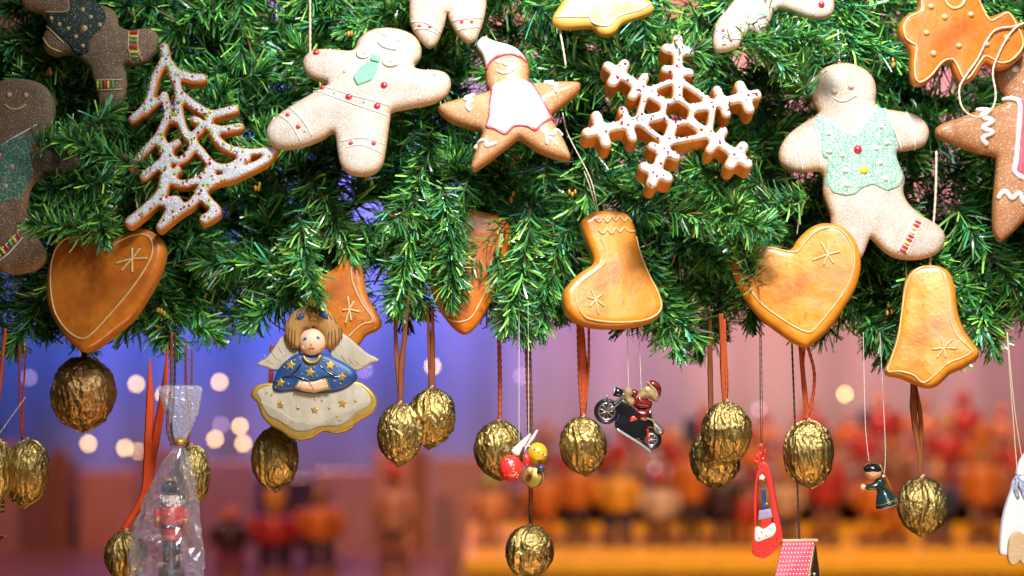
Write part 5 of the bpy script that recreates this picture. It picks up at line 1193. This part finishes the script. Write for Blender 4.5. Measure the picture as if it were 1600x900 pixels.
class World_Root:
    def __init__(s, name, label, cat, loc, group=None):
        s.o = bpy.data.objects.new(name, None); COL.objects.link(s.o); s.o.location = loc; tag(s.o, label, cat, group)
    def V(s, x, y, z): return (x, y, z)
def box(root, name, x0, x1, y0, y1, z0, z1, m, bev=.006, parent=None):
    b = MB(); b.add([(x0, y0, z0), (x1, y0, z0), (x1, y1, z0), (x0, y1, z0), (x0, y0, z1), (x1, y0, z1), (x1, y1, z1), (x0, y1, z1)], [(0, 3, 2, 1), (4, 5, 6, 7), (0, 1, 5, 4), (1, 2, 6, 5), (2, 3, 7, 6), (3, 0, 4, 7)])
    o = b.build(name, m, root, parent, smooth=False); bv = o.modifiers.new('bevel', 'BEVEL'); bv.width = bev; bv.segments = 2; return o
def zlathe(root, name, prof, m, x=0, y=0, n=20, parent=None):
    b = MB(); vs = []; fs = []
    for z, rr in prof:
        for i in range(n): t = 2 * math.pi * i / n; vs.append((x + rr * math.cos(t), y + rr * math.sin(t), z))
    for j in range(len(prof) - 1):
        for i in range(n): k = (i + 1) % n; fs.append((j * n + i, j * n + k, (j + 1) * n + k, (j + 1) * n + i))
    fs.append(tuple(range(n))[::-1]); fs.append(tuple((len(prof) - 1) * n + i for i in range(n)))
    b.add(vs, fs); return b.build(name, m, root, parent)

def at(px, py, dep): return P(px, py, dep)
DB = 3.4                                  # the far stall stands 4.2 m from the camera
kb = PX * (D + DB) / D
zc = P(0, 852, DB).z
# yellow counter
r = World_Root('stall_counter', 'bright yellow counter of the far stall along the bottom right', 'counter', (0, 0, 0))
xl, xr = P(728, 0, DB).x, P(1760, 0, DB).x
BG['bright'] = wmat('paint_bright', (.95, .50, .03))
box(r, 'counter_top', xl, xr, D + DB - .25, D + DB + .45, zc - .04, zc, BG['bright'])
box(r, 'counter_front', xl + .02, xr - .02, D + DB - .22, D + DB - .18, .0, zc - .042, BG['bright'])
for k in range(6): xx = xl + .1 + k * (xr - xl - .2) / 5; box(r, 'leg', xx - .03, xx + .03, D + DB + .3, D + DB + .36, 0, zc - .042, BG['brown'])
r = World_Root('side_table', 'dark wooden table of the far stall at the lower left', 'table', (0, 0, 0))
box(r, 'table_top', P(-120, 0, DB).x, xl - .05, D + DB - .1, D + DB + .5, zc - .12, zc - .08, BG['brown'])
for k in range(4): xx = P(-100, 0, DB).x + k * .62; box(r, 'leg', xx - .03, xx + .03, D + DB + .1, D + DB + .16, 0, zc - .122, BG['brown'])

def figure(label, px, wpx, hpx, coat, legs, hat, base_z, dep=DB, hatk='tall', arms=None, trunk=None):
    """a turned wooden figure, wpx wide and hpx tall on the photo"""
    k = PX * (D + dep) / D; h = hpx * k; w = wpx * .8 * k / 2; x, y = P(px, 0, dep).x, D + dep
    r = World_Root('wooden_figure', label, 'wooden figure', (x, y, base_z), 'wooden figures on the far stall')
    zlathe(r, 'base', [(0, w * 1.0), (h * .05, w * 1.0)], BG['brown'])
    for s in (-1, 1): zlathe(r, 'leg', [(h * .05, w * .30), (h * .36, w * .33)], BG[legs], s * w * .40)
    zlathe(r, 'coat', [(h * .34, w * .78), (h * .38, w * .85), (h * .5, w * .7), (h * .64, w * .82), (h * .67, w * .5)], BG[coat])
    for s in (-1, 1): zlathe(r, 'arm', [(h * .40, w * .2), (h * .44, w * .25), (h * .62, w * .25), (h * .65, w * .15)], BG[arms or coat], s * w * .98)
    zlathe(r, 'head', [(h * .67, w * .3), (h * .69, w * .42), (h * .79, w * .42), (h * .81, w * .36)], BG['skin'])
    if hatk == 'tall': zlathe(r, 'hat', [(h * .80, w * .46), (h * .82, w * .46), (h * .97, w * .5), (h, w * .44)], BG[hat])
    elif hatk == 'cone': zlathe(r, 'hat', [(h * .79, w * .5), (h * .82, w * .46), (h * .92, w * .2), (h, w * .05)], BG[hat])
    else: zlathe(r, 'hat', [(h * .79, w * .7), (h * .81, w * .7), (h * .815, w * .42), (h * .9, w * .36), (h * .92, w * .2)], BG[hat])
    return r
zt = zc + .0
figs = [(430, 90, 130, 'red', 'dark', 'yellow', 'tall', 0), (500, 80, 150, 'orange', 'dark', 'brown', 'cone', 0), (360, 70, 110, 'dark', 'red', 'orange', 'brim', 0), (615, 70, 190, 'mauve', 'brown', 'red', 'brim', 0),
        (765, 60, 120, 'peach', 'peach', 'green', 'cone', 1), (850, 60, 150, 'orange', 'orange', 'brown', 'tall', 1), (900, 60, 175, 'orange', 'dark', 'orange', 'cone', 1), (965, 76, 160, 'yellow', 'navy', 'red', 'tall', 1),
        (1030, 70, 130, 'white', 'brown', 'red', 'brim', 1), (1080, 60, 200, 'orange', 'dark', 'navy', 'tall', 1), (1130, 62, 150, 'dark', 'dark', 'cream', 'brim', 1), (1165, 50, 110, 'red', 'red', 'dark', 'cone', 1),
        (1225, 66, 140, 'cream', 'navy', 'peach', 'tall', 1), (1290, 64, 190, 'red', 'brown', 'dark', 'cone', 1), (1365, 70, 150, 'orange', 'yellow', 'brown', 'brim', 1), (1400, 56, 210, 'brown', 'orange', 'red', 'tall', 1),
        (1465, 70, 140, 'navy', 'navy', 'peach', 'cone', 1), (1535, 66, 190, 'orange', 'brown', 'orange', 'tall', 1), (1590, 60, 150, 'brown', 'dark', 'red', 'brim', 1)]
for (px, w, h, c, l, ht, hk, on) in figs:
    side = 'yellow counter' if on else 'dark table'
    figure(f'blurred {c} wooden figure with {l} legs and {ht} {dict(tall="tall hat", cone="pointed hat", brim="brimmed hat")[hk]} on the {side}', px, w, h, c, l, ht, zc if on else zc - .08, DB + (.0 if on else .1), hk)
# shelf with a second row behind
DS = 3.9; zs = P(0, 760, DS).z
r = World_Root('display_shelf', 'brown display shelf behind the figures of the yellow counter', 'shelf', (0, 0, 0))
box(r, 'board', P(800, 0, DS).x, P(1760, 0, DS).x, D + DS - .1, D + DS + .2, zs - .03, zs, BG['brown'])
box(r, 'back_panel', P(800, 0, DS).x, P(1760, 0, DS).x, D + DS + .2, D + DS + .22, .0, zs + .02, BG['brown'])
for pxx in (800, 1280, 1755): box(r, 'bracket', P(pxx, 0, DS).x, P(pxx, 0, DS).x + .04, D + DS - .08, D + DS + .18, 0, zs - .032, BG['brown'])
figs2 = [(885, 46, 70, 'red', 'brown', 'peach', 'cone'), (940, 50, 86, 'red', 'dark', 'navy', 'tall'), (1000, 44, 64, 'mauve', 'navy', 'red', 'brim'), (1060, 48, 96, 'red', 'brown', 'cream', 'cone'), (1110, 46, 70, 'peach', 'red', 'red', 'brim'),
         (1175, 50, 90, 'orange', 'red', 'red', 'tall'), (1240, 48, 110, 'red', 'orange', 'mauve', 'cone'), (1300, 50, 80, 'mauve', 'red', 'orange', 'brim'), (1350, 48, 120, 'red', 'mauve', 'navy', 'tall'), (1410, 50, 80, 'peach', 'orange', 'red', 'cone'),
         (1480, 54, 120, 'red', 'red', 'cream', 'tall'), (1530, 50, 100, 'orange', 'mauve', 'peach', 'brim'), (1585, 50, 90, 'red', 'peach', 'mauve', 'cone')]
for (px, w, h, c, l, ht, hk) in figs2:
    figure(f'blurred {c} wooden figure with {l} legs and {ht} {dict(tall="tall hat", cone="pointed hat", brim="brimmed hat")[hk]} on the back shelf', px, w, h, c, l, ht, zs, DS, hk)
# mauve boards of the stall on the left, with posts
r = World_Root('board_screen', 'mauve brown boarded side wall of the stall at the lower left', 'stall wall', (0, 0, 0))
ztop = [690, 720, 735, 700, 720, 745, 735, 705, 715, 740]
for k in range(10):
    x0, x1 = P(-60 + k * 92, 0, 4.15).x, P(-60 + (k + 1) * 92 - 3, 0, 4.15).x
    box(r, 'board', x0, x1, D + 4.15, D + 4.18, 0, P(0, ztop[k], 4.15).z, BG[('mauve', 'brown', 'peach', 'mauve', 'mauve', 'dark', 'mauve', 'peach', 'mauve', 'mauve')[k]])
for (pxx, lab) in ((95, 'dark red brown post at the lower left behind the leftmost walnuts'), (655, 'dark red brown post behind the pair of walnuts')):
    k = PX * (D + 3.95) / D; r = World_Root('stall_post', lab, 'post', (P(pxx, 0, 3.95).x, D + 3.95, 0))
    box(r, 'post', -12 * k, 12 * k, -.03, .03, 0.03, P(0, 700, 3.95).z, BG['brown']); box(r, 'foot', -18 * k, 18 * k, -.05, .05, 0, .028, BG['dark'])

# fairy lights
M['bulb'] = mat('fairy_light', (1.0, .60, .22), None, rough=.5, emit=21)
M['bulb_dim'] = mat('fairy_light_dim', (.75, .50, .75), None, rough=.5, emit=5)
DL = 4.4
LIGHTS = [(213,600,0,'between the dark gold walnut and the orange ribbon'),(343,597,0,'alone right of the clear bag neck'),(375,666,0,'topmost of the cluster left of the angel'),(336,686,0,'leftmost of the cluster left of the angel'),(380,693,0,'lowest of the cluster left of the angel'),(138,693,0,'below the dull gold walnut'),
 (195,700,0,'left of the orange ribbon, lower left'),(217,705,0,'touching the orange ribbon from behind'),(256,617,0,'at the top left corner of the clear bag'),(676,572,0,'behind the ribbon of the rear paired walnut'),(569,578,1,'below the right wing of the angel'),(724,738,1,'between the paired walnuts and the wooden flier'),(345,664,1,'just above the cluster left of the angel'),
 (1210,674,0,'between the overlapping walnuts and the braided ribbon walnut'),(1333,702,0,'left of the tiny singer'),(1320,616,0,'high between the heart tip and the bell'),(1432,708,0,'behind the ribbon of the tilted walnut'),(1585,674,0,'behind the threads of the goose'),(1023,733,1,'under the motorcycle'),(1186,640,1,'behind the chain of the pendant'),
 (815,588,1,'beside the red and green cord'),(45,590,1,'behind the cord of the far left walnut'),(1085,760,1,'under the overlapping walnuts')]
for (x, y, dim, place) in LIGHTS:
    o_ = None; c = P(x, y, DL); me = bpy.data.meshes.new('fairy_light'); b = MB(); b.ball((0, 0, 0), .0052, .0052, .0066, 12, 8)
    me = make_mesh('fairy_light', b.v, b.f, M['bulb_dim' if dim else 'bulb'], recalc=True); o_ = link('fairy_light', me); o_.location = c
    tag(o_, ('bright' if not dim else 'dim mauve') + ' blurred fairy light ' + place, 'fairy light', 'fairy lights on the canvas')

# added board, unseen above the frame: it keeps the lamp off the top left corner
r = World_Root('shade_board', 'added unseen board above the frame that shades the top left corner', 'board', (0, 0, 0))
box(r, 'board', -1.0, -.055, .88, .90, 2.07, 2.34, BG['brown'])
for xx in (-.9, -.2): box(r, 'hanger', xx, xx + .02, .885, .895, 2.342, 2.9, BG['dark'])

# upper shelf with a last row of figures, and two tent roofs, far out of focus
DU = 4.25; zu = P(0, 712, DU).z
r = World_Root('upper_shelf', 'brown upper shelf far behind the tiny singer and the pendant', 'shelf', (0, 0, 0))
box(r, 'board', P(830, 0, DU).x, P(1760, 0, DU).x, D + DU - .08, D + DU + .12, zu - .025, zu, BG['brown'])
for pxx in (832, 1290, 1755): box(r, 'upright', P(pxx, 0, DU).x, P(pxx, 0, DU).x + .035, D + DU - .05, D + DU + .1, 0, zu - .027, BG['brown'])
for (px, w, h, c, l, ht, hk) in [(850, 50, 60, 'mauve', 'red', 'peach', 'cone'), (905, 44, 66, 'red', 'brown', 'mauve', 'brim'), (985, 50, 72, 'red', 'mauve', 'mauve', 'tall'), (1040, 46, 54, 'orange', 'red', 'mauve', 'cone'), (1100, 50, 90, 'red', 'red', 'mauve', 'brim'),
        (1195, 50, 66, 'peach', 'brown', 'red', 'tall'), (1265, 48, 96, 'red', 'brown', 'red', 'cone'), (1325, 50, 70, 'orange', 'mauve', 'mauve', 'brim'), (1375, 60, 104, 'red', 'peach', 'peach', 'cone'), (1440, 60, 92, 'peach', 'red', 'mauve', 'tall'),
        (1505, 60, 110, 'red', 'orange', 'red', 'brim'), (1565, 54, 84, 'peach', 'mauve', 'orange', 'cone')]:
    figure(f'blurred {c} wooden figure with {l} legs and {ht} {dict(tall="tall hat", cone="pointed hat", brim="brimmed hat")[hk]} on the upper shelf', px, w, h, c, l, ht, zu, DU, hk)
